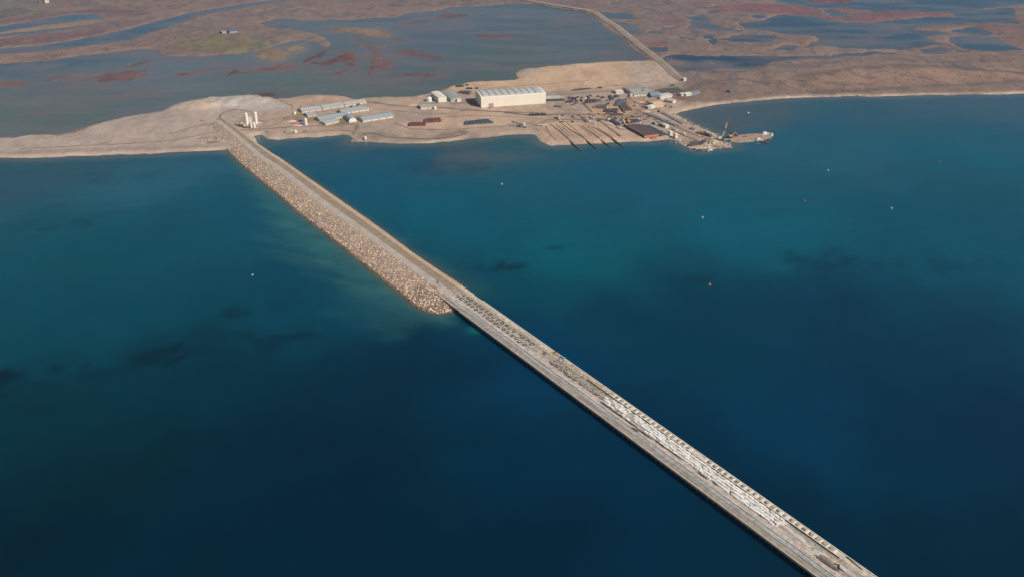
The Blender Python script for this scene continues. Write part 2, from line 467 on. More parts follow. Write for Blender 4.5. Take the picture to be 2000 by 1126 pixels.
k = (sstep(.03, .0, r2)*.3*marshmask)[..., None]; C = C*(1-k) + np.array(S(158,134,112))*k
pt = fbm(GX/55, GY/70, 85, 4)
k = (sstep(.60, .70, pt)*.5*marshmask)[..., None]; C = C*(1-k) + np.array(S(98,92,92))*k
k = (sstep(.40, .30, pt)*.45*marshmask)[..., None]; C = C*(1-k) + np.array(S(122,94,88))*k
def dline(X, Y, L):
    d = np.full(X.shape, 1e9)
    for (ax, ay), (bx, by) in zip(L[:-1], L[1:]):
        ex, ey = bx-ax, by-ay; t = np.clip(((X-ax)*ex+(Y-ay)*ey)/(ex*ex+ey*ey), 0, 1)
        d = np.minimum(d, np.hypot(X-ax-t*ex, (Y-ay-t*ey)))
    return d
for pts, w in [([(820,440),(760,455),(700,452)], 7), ([(760,460),(765,490)], 8), ([(740,430),(900,410),(1060,385),(1300,372),(1600,375),(1750,392),(2000,412)], 8), ([(1000,482),(1090,480),(1170,470)], 6),
     ([(1430,490),(1700,478),(2000,460),(2400,455)], 6), ([(1380,345),(1650,350),(1900,342)], 6), ([(820,520),(1000,518),(1200,505),(1330,495)], 9), ([(100,520),(250,460),(420,440),(560,480)], 7),
     ([(850,355),(960,352)], 6), ([(1620,378),(1800,400),(2000,418)], 6), ([(250,410),(450,400),(620,360)], 7), ([(930,465),(960,468)], 8)]:
    d = dline(XM, YM, ats(C6(pts)))
    k = (sstep(w*1.6, w*.3, d+(mid-.5)*w*1.5)*.55*(SL > 0)*sstep(.25, .5, fin*.5+mid*.5+.05))[..., None]
    C = C*(1-k) + np.array(S(92,82,76))*k
# beach: dry pale line along the open sea, damp dark line at lagoon edges
beach = sstep(13, 4, -SEAD)*sstep(-3, 1, -SEAD)*(1-YD*.7)*(.45+.9*mid)
k = (beach*.85)[..., None]; C = C*(1-k) + np.array(S(196,172,150))*k
wet = sstep(5, 1.0, SL)*sstep(-1, 0, SL)*(SEAD < -40)*.5
k = wet[..., None]; C = C*(1-k) + np.array(S(92,82,72))*k
rim = sstep(12, 6, SL)*sstep(3, 6, SL)*(SEAD < -40)*(1-YD)*.35
k = rim[..., None]; C = C*(1-k) + np.array(S(160,130,108))*k
C *= (0.86 + .28*mid + .2*(fin-.4))[..., None] if False else (1 + .42*(mid-.5) + .4*(fin-.5))[..., None]

m = pm('ground', (1, 1, 1), var=.17, scale=.22, rough=.95, attr='col', bump=.35, stretch=(1, 1, 1))
ground = grid_mesh('ground', GX, GY, H, np.clip(C, .01, .9), 'col', [m])
tag(ground, 'flat sandy spit, work yard and brown salt marsh', kind='structure')

def gz(x, y):
    """height of the ground sheet under a point"""
    i = int(np.clip(np.searchsorted(gx, x)-1, 0, len(gx)-2)); j = int(np.clip(np.searchsorted(gy, y)-1, 0, len(gy)-2))
    fx = (x-gx[i])/(gx[i+1]-gx[i]); fy = (y-gy[j])/(gy[j+1]-gy[j])
    return float((H[j, i]*(1-fx)+H[j, i+1]*fx)*(1-fy)+(H[j+1, i]*(1-fx)+H[j+1, i+1]*fx)*fy)

# ------------------------------------------------------------------ water
wx = coords(-1300, 1300, 5.0, 5.0, (-6000, 6000))
wy = coords(330, 2450, 3.6, 9.0, (-3500, 8000))
WX, WY = np.meshgrid(wx, wy)
SEA_PTS = [(100,1080,0,29,42),(600,1020,0,32,49),(1000,1080,0,33,52),(1900,1100,0,34,50),(1500,850,0,53,79),(1900,800,0,40,64),(1700,650,0,50,73),(1300,620,0,52,71),(1100,480,0,86,99),(1500,440,0,85,101),(1900,450,0,75,93),(1900,300,0,83,100),(1600,270,20,86,103),(1200,340,6,83,104),(800,320,13,78,99),(700,370,0,81,101),(900,420,0,83,101),(1400,230,72,86,90),(1900,205,53,85,98),(100,340,39,77,86),(300,350,32,89,103),(200,470,0,74,85),(450,420,0,78,95),(100,600,0,69,81),(350,620,0,67,80),(600,560,0,65,83),(100,780,0,47,56),(400,780,0,46,59),(800,750,0,40,58),(600,880,0,34,50),(980,690,0,54,83),(1050,560,0,69,82),(1000,300,41,84,93),(870,300,69,86,86),(1300,310,12,84,98),(1500,1100,0,38,57),(1200,900,0,42,66),(300,900,0,35,44),(-400,340,39,77,86),(-400,620,0,69,81),(-300,1000,0,29,42),(2400,300,0,83,100),(2400,600,0,75,93),(2400,1000,0,34,50)]
LAG_PTS = [(100,200,92,100,87),(600,165,94,103,93),(1100,75,83,95,94),(800,100,86,98,98),(300,130,97,106,106),(1000,120,82,95,81),(1700,60,46,75,90),(1380,120,30,56,74),(280,66,56,78,92),(60,97,56,78,92),(1600,40,48,74,90),(1900,20,44,68,86),(1850,85,50,74,88),(900,40,78,90,100),(-300,200,92,100,87),(2300,60,44,68,86)]
def blend(pts, X, Y, sx, sy):
    num = np.zeros(X.shape+(3,)); den = np.zeros(X.shape)
    for px, py, r, g, b in pts:
        w = at(px, py)
        k = 1/(((X-w.x)/sx)**2+((Y-w.y)/sy)**2+.12)**1.6
        num += k[..., None]*np.array(S(r, g, b)); den += k
    return num/den[..., None]
spit = ats([(-900,335),(0,288),(200,270),(400,230),(700,205),(1330,190),(1600,165),(2000,160),(2900,150)])
split_y = np.interp(WX, spit[:, 0], spit[:, 1])
is_lag = WY > split_y
Wn = fbm(WX/90, WY/120, 60, 4); Wm = fbm(WX/26, WY/34, 61, 4)
XW, YW = WX+(Wn-.5)*160, WY+(fbm(WX/90, WY/120, 65, 4)-.5)*160
WC = np.where(is_lag[..., None], blend(LAG_PTS, XW, YW, 130, 200), blend(SEA_PTS, XW, YW, 100, 100))
# weed beds on the sea floor
weedn = fbm(WX/11, WY/15, 67, 4)
for px, py, rx, ry, a in [(120,437,45,8,.4),(150,432,30,6,.4),(112,722,22,10,.55),(80,746,26,7,.5),(166,711,18,8,.5),(14,732,22,16,.6),(10,770,12,5,.4),(265,697,12,6,.4),(330,692,40,12,.4),
   (372,683,28,10,.45),(582,656,34,8,.45),(462,608,34,10,.35),(540,600,40,10,.3),(550,662,60,14,.3),(975,522,28,8,.5),(1010,518,24,6,.4),(940,520,18,6,.35),(980,487,14,4,.5),(1080,485,14,4,.4),
   (580,873,14,10,.35),(1600,510,60,20,.3),(1850,520,90,16,.2),(300,705,40,8,.3),(180,730,40,8,.25),(480,650,60,10,.22),(1700,580,80,14,.2),(645,636,7,6,.4),(60,800,40,8,.2),(1350,545,40,10,.2),
   (850,330,70,10,.15),(250,345,80,8,.18),(1560,420,70,8,.12)]:
    c = at(px, py); e = at(px+rx, py); f = at(px, py-ry)
    d = np.sqrt(((WX-c.x)/max(e.x-c.x, 1))**2+((WY-c.y)/max(f.y-c.y, 1))**2)
    k = a*1.15*sstep(1.5, .2, d+(Wm-.5)*2.4+(weedn-.5)*2.6)
    WC = WC*(1-k[..., None]) + np.array(S(0,22,34))*k[..., None]
# cloudy shallows off the rock slope: sediment trailing away from the toe
toe = ats([(437,294),(471,321),(504,349),(544,381),(579,413),(613,439),(660,477),(713,519),(756,554),(788,578),(813,599),(830,607),(858,613),(892,605)])
rtoe = ats([(549,310),(624,362),(703,420),(756,455),(809,495),(845,519),(905,559)])
def dist_line(X, Y, L):
    d = np.full(X.shape, 1e9); t_at = np.zeros(X.shape)
    for i in range(len(L)-1):
        ax, ay = L[i]; ex, ey = L[i+1]-L[i]
        t = np.clip(((X-ax)*ex+(Y-ay)*ey)/(ex*ex+ey*ey), 0, 1)
        di = np.hypot(X-ax-t*ex, Y-ay-t*ey)
        t_at = np.where(di < d, (i+t)/(len(L)-1), t_at); d = np.minimum(d, di)
    return d, t_at
ang = R(-28); U, V = WX*math.cos(ang)+WY*math.sin(ang), -WX*math.sin(ang)+WY*math.cos(ang)
streak = fbm(U/55, V/9, 70, 4)
d, t = dist_line(WX, WY, toe)
reach = 20 + 66*sstep(.05, .45, t)*sstep(1.02, .8, t)
k = sstep(1.0, .0, d/reach*(.6+1.1*(1-streak)))*.68*(.5+1.0*streak)*sstep(.0, .12, t)
mot = fbm(WX/16, WY/16, 71, 3); k = np.clip(k*(.55+.9*mot), 0, .9)
WC = WC*(1-k[..., None]) + np.array(S(54,104,102))*k[..., None]
k = sstep(9, 1, d)*.55; WC = WC*(1-k[..., None]) + np.array(S(92,92,70))*k[..., None]
d, t = dist_line(WX, WY, rtoe)
reach = 12 + 26*sstep(.55, .95, t)
k = sstep(1.0, .1, d/reach*(.7+.7*(1-streak)))*.42*(.6+.7*streak); WC = WC*(1-k[..., None]) + np.array(S(50,84,86))*k[..., None]
k = sstep(6, 1, d)*.5; WC = WC*(1-k[..., None]) + np.array(S(92,90,70))*k[..., None]
for px, py, rx, ry, a, c in [(928,643,22,9,.6,S(10,116,110)),(760,660,45,18,.35,S(14,86,88)),(925,575,48,26,.3,S(40,86,88)),(700,600,70,30,.25,S(30,80,84)),(1180,520,260,24,.15,S(0,84,92)),
   (960,306,110,12,.5,S(84,92,96)),(700,290,40,8,.3,S(74,90,98)),(560,283,50,7,.3,S(70,86,94))]:
    c0 = at(px, py); e = at(px+rx, py); f = at(px, py-ry)
    dd = np.sqrt(((WX-c0.x)/(e.x-c0.x))**2+((WY-c0.y)/(f.y-c0.y))**2)
    k = a*sstep(1.2, .1, dd+(Wm-.5)*1.4); WC = WC*(1-k[..., None]) + np.array(c)*k[..., None]
# water thins over sand close to the beaches; mud shows through in the lagoon
s2, sea2, _, _ = landness(WX, WY)
k = (sstep(-34, 0, s2)**1.5*.5*(~is_lag))[..., None]; WC = WC*(1-k) + np.array(S(112,108,98))*k
k = (sstep(-26, 0, s2)*.30*is_lag)[..., None]; WC = WC*(1-k) + np.array(S(104,96,88))*k
XM2, YM2 = warp(WX, WY, 9.0)
for p, c, t in ISLES:
    dd = sdf(XM2, YM2, ats(p), 60) + (Wm-.5)*34
    k = (sstep(-30, 6, dd)*.42*is_lag)[..., None]; WC = WC*(1-k) + np.array(c)*k
band = fbm(WX/150, WY/45, 77, 4)
k = (sstep(.44, .7, band)*.6*is_lag)[..., None]; WC = WC*(1-k) + np.array(S(106,104,104))*k
mudb = fbm(WX/120, WY/70, 79, 5)
k = (sstep(.5, .66, mudb)*.55*is_lag)[..., None]; WC = WC*(1-k) + np.array(S(114,98,92))*k
ang2 = R(14); U2, V2 = WX*math.cos(ang2)+WY*math.sin(ang2), -WX*math.sin(ang2)+WY*math.cos(ang2)
st2 = fbm(U2/90, V2/14, 72, 4); WC *= (1+.16*(st2-.5))[..., None]
WC *= (1+.16*(Wn-.5)+.10*(Wm-.5))[..., None]

def water_mat(key, rough, bump):
    m = bpy.data.materials.new(key); m.use_nodes = True
    t = m.node_tree; N = t.nodes; L = t.links; b = N['Principled BSDF']
    b.inputs['Roughness'].default_value = rough; b.inputs['IOR'].default_value = 1.333; b.inputs['Specular IOR Level'].default_value = .15
    a = N.new('ShaderNodeAttribute'); a.attribute_name = 'col'
    tc = N.new('ShaderNodeTexCoord')
    mp = N.new('ShaderNodeMapping'); mp.inputs['Rotation'].default_value = (0, 0, R(25)); mp.inputs['Scale'].default_value = (.35, 1, 1)
    L.new(tc.outputs['Object'], mp.inputs[0])
    n = N.new('ShaderNodeTexNoise'); n.inputs['Scale'].default_value = .16; n.inputs['Detail'].default_value = 5; n.inputs['Roughness'].default_value = .7
    L.new(mp.outputs[0], n.inputs['Vector'])
    mr = N.new('ShaderNodeMapRange'); mr.inputs['From Min'].default_value = .3; mr.inputs['From Max'].default_value = .7
    mr.inputs['To Min'].default_value = .93; mr.inputs['To Max'].default_value = 1.07
    L.new(n.outputs[0], mr.inputs[0])
    mu = N.new('ShaderNodeVectorMath'); mu.operation = 'SCALE'
    L.new(a.outputs['Color'], mu.inputs[0]); L.new(mr.outputs[0], mu.inputs['Scale'])
    L.new(mu.outputs[0], b.inputs['Base Color'])
    bp = N.new('ShaderNodeBump'); bp.inputs['Strength'].default_value = bump; bp.inputs['Distance'].default_value = .3
    L.new(n.outputs[0], bp.inputs['Height']); L.new(bp.outputs[0], b.inputs['Normal'])
    return m
cellx = .5*(WX[:-1, :-1]+WX[1:, 1:]); celly = .5*(WY[:-1, :-1]+WY[1:, 1:])
lagcell = celly > np.interp(cellx, spit[:, 0], spit[:, 1])
WC = np.clip(WC, 0.0, .5)
sea = grid_mesh('sea', WX, WY, np.zeros_like(WX), WC, 'col', [water_mat('sea_water', .16, .25)], keep=~lagcell)
tag(sea, 'deep blue and teal sea around the pier', kind='structure')
lagoon = grid_mesh('lagoon', WX, WY, np.zeros_like(WX), WC, 'col', [water_mat('lagoon_water', .14, .12)], keep=lagcell)
tag(lagoon, 'grey shallow lagoon and marsh pools behind the spit', kind='structure')

# ------------------------------------------------------------------ roads and tracks
def strip(name, pts, w, mat, lift=.06, step=6.0, label=None, z=None, frame=True):
    P = [at(x, y, YZ) for x, y in pts] if frame else [Vector((*p, 0)) for p in pts]
    line = []
    for a, b in zip(P[:-1], P[1:]):
        n = max(1, int((b-a).length/step))
        line += [a.lerp(b, i/n) for i in range(n)]
    line.append(P[-1])
    for _ in range(2):
        line = [line[0]]+[(line[i-1]+line[i]*2+line[i+1])/4 for i in range(1, len(line)-1)]+[line[-1]]
    mb = MB(); vs = []; fs = []
    for i, p in enumerate(line):
        d = (line[min(i+1, len(line)-1)]-line[max(i-1, 0)]); d.z = 0; d.normalize()
        n = Vector((-d.y, d.x, 0))
        ww = w*(1+.12*math.sin(i*1.7)+.1*random.uniform(-1, 1))
        for sgn in (-1, -.33, .33, 1):
            q = p+n*ww*.5*sgn
            zz = (z if z is not None else max(gz(q.x, q.y), .25))+lift
            vs.append((q.x, q.y, zz))
    for i in range(len(line)-1):
        for j in range(3):
            a = i*4+j
            fs.append((a, a+1, a+5, a+4))
    mb.add(vs, fs)
    o = mb.build(name, mat)
    return tag(o, label, kind='structure')

M_track = pm('track_sand', S(146,124,108), .2, .12, .95, dark=S(126,106,92))
M_trackd = pm('track_dark', S(112,96,84), .25, .15, .95, dark=S(132,112,96))
M_asph = pm('old_asphalt', S(150,136,124), .12, .1, .9, dark=S(138,126,116))
# causeway of earth that carries the road over the marsh, then the road
M_bank = pm('bank_sand', S(176,148,124), .2, .1, .95, dark=S(160,136,116))
def bank(name, pts, w0, w1, h, mat, label):
    P = [at(x, y, 1.0) for x, y in pts]
    line = []
    for a, b in zip(P[:-1], P[1:]):
        n = max(1, int((b-a).length/8)); line += [a.lerp(b, i/n) for i in range(n)]
    line.append(P[-1]); vs = []; fs = []
    for i, p in enumerate(line):
        d = (line[min(i+1, len(line)-1)]-line[max(i-1, 0)]); d.z = 0; d.normalize(); n = Vector((-d.y, d.x, 0))
        for off, z in ((-w0/2, -1.0), (-w1/2, h), (w1/2, h), (w0/2, -1.0)):
            q = p+n*off*(1+random.uniform(-.06, .06)); vs.append((q.x, q.y, z))
    for i in range(len(line)-1):
        for j in range(3): a = i*4+j; fs.append((a, a+1, a+5, a+4))
    o = MB().add(vs, fs).build(name, mat)
    return tag(o, label, kind='structure')
bank('embankment', W_ROAD, 26, 15, 2.9, M_bank, 'sandy embankment carrying the road across the marsh')
strip('road', W_ROAD, 8.5, M_asph, lift=.08, z=2.9, label='pale worn road running out over the marsh')
strip('road', [(1332,158),(1335,163),(1320,170),(1285,172),(1230,175),(1160,180),(1110,184),(1068,187)], 9, M_asph, label='pale worn road along the back of the yard')
for pts, w, mm in [
  ([(1068,222),(1030,220),(985,219),(930,216),(880,212),(840,208),(800,209),(760,205),(730,200),(706,199)], 6, M_track),
  ([(1200,224),(1150,224),(1100,223),(1040,226),(985,220)], 9, M_track),
  ([(1137,188),(1134,196),(1142,206),(1150,214),(1156,219)], 4, M_trackd),
  ([(1062,235),(1100,234),(1160,233),(1200,230),(1240,230),(1262,222)], 3.2, M_trackd),
  ([(1166,232),(1176,240),(1192,252),(1212,266)], 5, M_track),
  ([(1245,214),(1250,221),(1275,224),(1300,236),(1330,252),(1370,268),(1400,276)], 6, M_track),
  ([(446,257),(448,250),(440,238),(430,232),(427,226),(435,220),(455,214),(480,216),(500,222)], 2.4, M_trackd),
  ([(452,256),(480,254),(520,252),(570,248),(620,246),(660,246),(700,242),(690,262)], 5, M_track),
  ([(700,262),(735,260),(752,268),(790,270),(840,272),(880,268),(910,262)], 5, M_trackd),
  ([(880,203),(915,200),(938,206),(960,212)], 6, M_track),
  ([(1300,236),(1330,232),(1345,238)], 3, M_track),
  ([(820,201),(850,202),(880,200)], 4, M_track),
  ([(545,196),(560,203),(575,210)], 2, M_trackd),
  ([(520,236),(545,232),(560,228),(590,226)], 2, M_track), ([(505,250),(530,246),(552,238),(556,230)], 1.8, M_trackd), ([(40,290),(140,286),(250,281),(340,274),(400,262),(440,254)], 3, M_track),
  ([(330,262),(380,248),(420,240)], 2, M_trackd), ([(770,240),(800,252),(860,254),(930,250),(1000,246),(1040,240)], 3, M_track), ([(870,228),(930,226),(1000,228),(1060,232)], 2.5, M_track),
  ([(1070,212),(1110,214),(1150,216)], 2.5, M_track), ([(1000,186),(1060,183),(1120,178),(1200,168),(1290,158)], 2.5, M_track), ([(930,180),(960,172),(1040,166),(1150,158)], 2, M_track),
  ([(740,214),(790,218),(830,222),(880,222)], 2.5, M_track), ([(1225,190),(1240,200),(1262,206),(1290,216)], 3, M_track), ([(1180,228),(1230,226),(1270,230),(1320,258),(1370,280)], 2.5, M_trackd),
  ([(560,262),(610,258),(650,254),(690,256)], 2, M_trackd), ([(1330,262),(1362,276),(1392,284)], 2.5, M_trackd),
  ]:
    strip('track', pts, w, mm, label='worn vehicle track across the sand')

# ------------------------------------------------------------------ causeway with rock slopes
ROADZ = 4.2
cl = [(437,288),(471,321),(504,349),(544,381),(579,413),(613,439),(660,476),(713,519),(756,554),(788,578),(813,599),(830,607)]       # left water line
ce = [(445,254),(475,280),(501,305),(549,336),(588,368),(633,403),(676,433),(724,467),(788,514),(831,546),(860,568)]                 # road edge over the slope
cr = [(482,263),(508,284),(549,310),(586,336),(624,362),(670,394),(720,429),(756,455),(809,495),(845,519),(886,546),(905,559)]       # right water line
Lw, Ew, Rw = ats(cl, 0.0), ats(ce, ROADZ), ats(cr, 0.0)
# straight axis through the road edge, everything measured along it
a0, a1 = Ew[0], Ew[-1]
AX = (a1-a0)/np.linalg.norm(a1-a0); AN = np.array([-AX[1], AX[0]])      # AX towards the pier, AN to its left hand (seen along AX)
CLEN = float(np.linalg.norm(a1-a0))
def uv(P): P = np.asarray(P)-a0; return P@AX, P@AN
ul, vl = uv(Lw); ue, ve = uv(Ew); ur, vr = uv(Rw)
o = np.argsort(ul); ul, vl = ul[o], vl[o]
fl = lambda u: float(np.interp(u, ul, vl)); fe_ = lambda u: float(np.interp(u, ue, ve)); fr = lambda u: float(np.interp(u, ur, vr))
def cw(u, v, z=0.0):
    p = a0+AX*u+AN*v
    return Vector((p[0], p[1], z))
sgnR = 1.0 if fr(CLEN/2) > fe_(CLEN/2) else -1.0
U_END = CLEN+16
def profile(u):
    """(offset, height) across the causeway from the left toe to the right toe"""
    e = fe_(min(u, CLEN)); r = fr(u)
    l = fl(u) if u < CLEN-2 else e-2.5*sgnR
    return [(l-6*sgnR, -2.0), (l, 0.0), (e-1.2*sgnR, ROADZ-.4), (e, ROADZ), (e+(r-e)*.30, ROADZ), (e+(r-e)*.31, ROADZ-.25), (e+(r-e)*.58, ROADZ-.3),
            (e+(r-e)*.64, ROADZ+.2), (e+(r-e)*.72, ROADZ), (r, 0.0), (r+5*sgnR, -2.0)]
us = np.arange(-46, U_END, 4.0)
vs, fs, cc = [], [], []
CC = [S(120,100,84), S(130,110,94), S(164,144,124), S(182,168,154), S(184,170,156), S(156,136,114), S(154,134,112), S(188,164,136), S(192,166,138), S(160,134,112), S(120,100,84)]  # slope tones kept darker, putting shade into the gaps between boulders
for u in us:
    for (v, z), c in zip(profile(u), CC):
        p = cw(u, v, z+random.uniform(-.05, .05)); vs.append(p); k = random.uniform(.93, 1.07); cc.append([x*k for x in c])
n = len(CC)
for i in range(len(us)-1):
    for j in range(n-1):
        f = (i*n+j, i*n+j+1, (i+1)*n+j+1, (i+1)*n+j)
        fs.append(f if sgnR < 0 else f[::-1])
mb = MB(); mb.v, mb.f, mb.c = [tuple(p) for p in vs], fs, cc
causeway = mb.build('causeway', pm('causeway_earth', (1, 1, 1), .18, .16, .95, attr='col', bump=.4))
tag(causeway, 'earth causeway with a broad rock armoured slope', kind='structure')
# rounded head of the rock slope, closing against the pier
head = ats([(788,578),(813,599),(830,607),(845,612),(858,613),(873,611),(892,605)], 0.0)
apex = [at(860, 568, ROADZ-.4), at(872, 583, ROADZ-1.0), at(884, 596, ROADZ-2.2)]
mb = MB(); vs = []
tops = [at(831,546,ROADZ-.4), at(846,557,ROADZ-.4), at(860,568,ROADZ-.4), at(864,573,ROADZ-.6), at(870,580,ROADZ-1), at(878,589,ROADZ-2), at(890,602,1.0)]
for q, t in zip(head, tops):
    q = Vector((q[0], q[1], 0)); out = (q-t); out.z = 0
    if out.length > 0: out.normalize()
    vs += [t, t.lerp(q, .5)+Vector((0, 0, .4)), q, q+out*6-Vector((0, 0, 2))]
fs = [(i*4+j, i*4+j+1, i*4+j+5, i*4+j+4) for i in range(len(head)-1) for j in range(3)]
mb.add(vs, fs).build('slope_head', pm('slope_earth', S(134,114,98), .2, .2, .95, bump=.4), causeway)  # head slope earth also darkened as shade between its boulders
headmesh = [vs[i*4:(i+1)*4] for i in range(len(head))]

# boulders
def rock_base(seed, n=11):
    r = np.random.default_rng(seed)
    import bmesh
    bm = bmesh.new()
    for _ in range(n):
        p = r.normal(size=3); p /= np.linalg.norm(p); p *= r.uniform(.8, 1.05)
        bm.verts.new((p[0]*1.0, p[1]*.85, p[2]*.72))
    res = bmesh.ops.convex_hull(bm, input=bm.verts)
    bmesh.ops.delete(bm, geom=[g for g in res['geom_interior'] if isinstance(g, bmesh.types.BMVert)], context='VERTS')
    bmesh.ops.recalc_face_normals(bm, faces=bm.faces)
    bm.verts.index_update()
    V = np.array([v.co[:] for v in bm.verts]); Fc = [tuple(v.index for v in f.verts) for f in bm.faces]
    bm.free(); return V, Fc
ROCKS = [rock_base(100+i) for i in range(14)]
ROCKCOL = [S(214,184,156), S(206,176,150), S(220,194,166), S(198,168,142), S(176,160,146), S(212,172,138), S(228,208,184), S(150,134,120), S(204,180,158), S(216,182,150)]
M_rock = pm('armour_rock', (1, 1, 1), .16, .9, .9, attr='col', bump=.3)
M_rocks = [pm('armour_rock_%d' % i, c, .18, .9, .9, bump=.3) for i, c in enumerate(ROCKCOL)]
rocks = []     # (x, y, z, size)
step = 1.75
for u in np.arange(-40, U_END, step):
    l, e = fl(u), fe_(min(u, CLEN))
    wd = abs(e-l); nn = int(wd/step)+1
    for k in range(nn+1):
        if u > ul[-1]-2: continue
        if k == 0: q_ = cw(u, l-.7*sgnR, 0); rocks.append((q_.x, q_.y, -.25, random.uniform(.5, .9), 2)); q_ = cw(u+.9, l-.3*sgnR, 0); rocks.append((q_.x, q_.y, -.2, random.uniform(.5, .9), 2))
        f = (k+random.uniform(-.4, .4))/nn
        if f > 1.02: continue
        v = l+(e-l)*f
        p = cw(u+random.uniform(-.9, .9), v, 0)
        z = f*(ROADZ-.4)
        big_ = min(1.0, .78+.26*(u/CLEN)) if u > 0 else .75
        rocks.append((p.x, p.y, z-.15, random.choice([.7, .8, .95, 1.1, 1.3, 1.6])*random.uniform(.85, 1.15)*big_, 2 if f < .07 else 0))
for i in range(len(headmesh)-1):
    A, B = headmesh[i], headmesh[i+1]
    for k in range(8):
        p = A[2].lerp(B[2], k/8); rocks.append((p.x, p.y, -.2, random.uniform(.5, .9), 2))
    for k in range(40):
        s_, t_ = random.random(), random.random()
        a = A[0].lerp(A[2], t_); b = B[0].lerp(B[2], t_); p = a.lerp(b, s_)
        rocks.append((p.x, p.y, p.z+.1, random.choice([.9, 1.2, 1.5, 1.8])*random.uniform(.85, 1.15), 2 if t_ > .95 else 0))
for u in np.arange(-12, U_END+2, 1.7):
    r, e = fr(u), fe_(min(u, CLEN))
    for k in range(6):
        f = random.uniform(.66, 1.02)
        v = e+(r-e)*f
        z = ROADZ*(1 if f < .72 else max(0, (1-f)/.28))
        p = cw(u, v, 0)
        rocks.append((p.x, p.y, z-.25, random.uniform(.35, .9), 1))
rocks.sort(key=lambda r: r[1] - (40 if r[4] == 0 else 0) - r[3]*60)
mb = MB(); nb = 0
shared = {}
for i, (x, y, z, s, side) in enumerate(rocks):
    V, Fc = ROCKS[i % len(ROCKS)]
    if nb < 300 and side == 0:
        ci = random.randrange(len(ROCKCOL))
        key = (i % len(ROCKS), ci)
        if key not in shared:
            shared[key] = MB().add(V, Fc).mesh('boulder', M_rocks[ci])
        ob = place('boulder', shared[key], causeway, (x, y, z), random.uniform(0, 6.28), (s*random.uniform(.85, 1.2), s, s*random.uniform(.8, 1.1)))
        ob.rotation_euler = (random.uniform(-.5, .5), random.uniform(-.5, .5), random.uniform(0, 6.28))
        nb += 1
    else:
        a = random.uniform(0, 6.28); ca, sa = math.cos(a), math.sin(a)
        W = V*np.array([s*random.uniform(.85, 1.2), s, s*random.uniform(.8, 1.1)])
        W = np.stack([W[:, 0]*ca-W[:, 1]*sa+x, W[:, 0]*sa+W[:, 1]*ca+y, W[:, 2]+z], -1)
        c = ROCKCOL[random.randrange(len(ROCKCOL))] if side == 0 else random.choice([S(112,76,52), S(96,70,52), S(134,92,62), S(84,66,52)]) if side == 2 else random.choice([S(190,164,136), S(200,172,140), S(172,146,122), S(206,184,156)])
        kk = random.uniform(.85, 1.1)
        mb.add(W.tolist(), Fc, [q*kk for q in c])
rip = mb.build('rock_armour', M_rock, causeway)
tag(rip, kind='stuff')

# loose stones along the wharf banks and the yard shore
mb = MB()
def fringe(pts, n, smin, smax, cols, spread=2.5):
    P = ats(pts, 0.0); seg = np.linalg.norm(np.diff(P, axis=0), axis=1); cum = np.r_[0, np.cumsum(seg)]
    for _ in range(n):
        t_ = random.uniform(0, cum[-1]); x = np.interp(t_, cum, P[:, 0])+random.gauss(0, spread); y = np.interp(t_, cum, P[:, 1])+random.gauss(0, spread)+1.5
        z = gz(x, y)
        if z < .2 and spread > 6: continue
        z = max(z, -.3); s = random.uniform(smin, smax); V, Fc = random.choice(ROCKS); c = random.choice(cols); kk = random.uniform(.8, 1.1)
        mb.add((V*s*np.array([1.1, 1, .9])+np.array([x, y, z])).tolist(), Fc, [q*kk for q in c])
RC = [S(206,184,156), S(186,164,140), S(160,142,124), S(222,204,178), S(130,114,100)]
fringe([(1325,275),(1335,283),(1350,290),(1357,293),(1380,293),(1400,290),(1422,288),(1425,283),(1410,277),(1412,270)], 420, .5, 1.6, RC)
fringe([(1400,264),(1380,256),(1360,246),(1345,240),(1335,232),(1316,224)], 320, .5, 1.5, RC+[S(214,206,190)])
fringe([(1075,284),(1130,283),(1190,279),(1260,277),(1310,272)], 120, .3, .9, RC, 1.5)
fringe([(1372,286),(1400,282),(1415,283),(1405,275)], 160, .5, 1.8, RC+[S(84,76,70)], 5)
fringe([(505,268),(520,271),(560,272),(600,268)], 90, .3, 1.0, RC, 2)
fringe([(400,276),(420,272),(432,280)], 120, .5, 1.6, RC[:3]+[S(96,86,78)], 5)
DKC = [S(96,86,76), S(120,104,90), S(140,122,106)]
fringe([(10,292),(120,288),(240,280),(330,270),(430,262)], 260, .3, .9, DKC+RC[:2], 16)
fringe([(60,276),(110,272),(140,270),(230,268)], 90, .4, 1.0, DKC, 4)
fringe([(440,240),(470,232),(520,228),(560,240),(600,256),(520,262)], 260, .3, 1.0, DKC+RC, 12)
fringe([(345,206),(400,198),(470,194),(530,200),(560,198),(640,190)], 220, .4, 1.2, [S(200,178,156), S(178,156,136), S(150,132,116)], 10)
fringe([(700,256),(780,262),(900,262),(1000,256)], 160, .25, .8, DKC+RC, 14)
fringe([(960,214),(1060,212),(1130,208)], 120, .3, .9, DKC, 8)
tag(mb.build('shore_stones', M_rock), 'loose pale stones scattered along the wharf banks', kind='stuff')
mb = MB()
SC = [S(84,78,64), S(96,84,70), S(78,70,62), S(108,98,78)]
for a_, b_ in (((1350,165), (1990,150)), ((1400,190), (1990,172)), ((1350,178), (1700,176)), ((1600,130), (1990,125)), ((1340,90), (1600,80)), ((1330,60), (1500,40)), ((20,85), (330,60)), ((320,80), (480,60)), ((20,115), (300,95)), ((560,20), (900,8))):
    fringe([a_, b_], 150, .5, 2.0, SC, 38)
tag(mb.build('marsh_scrub', M_rock), 'low dark scrub dotted over the brown marsh and headland', kind='stuff')

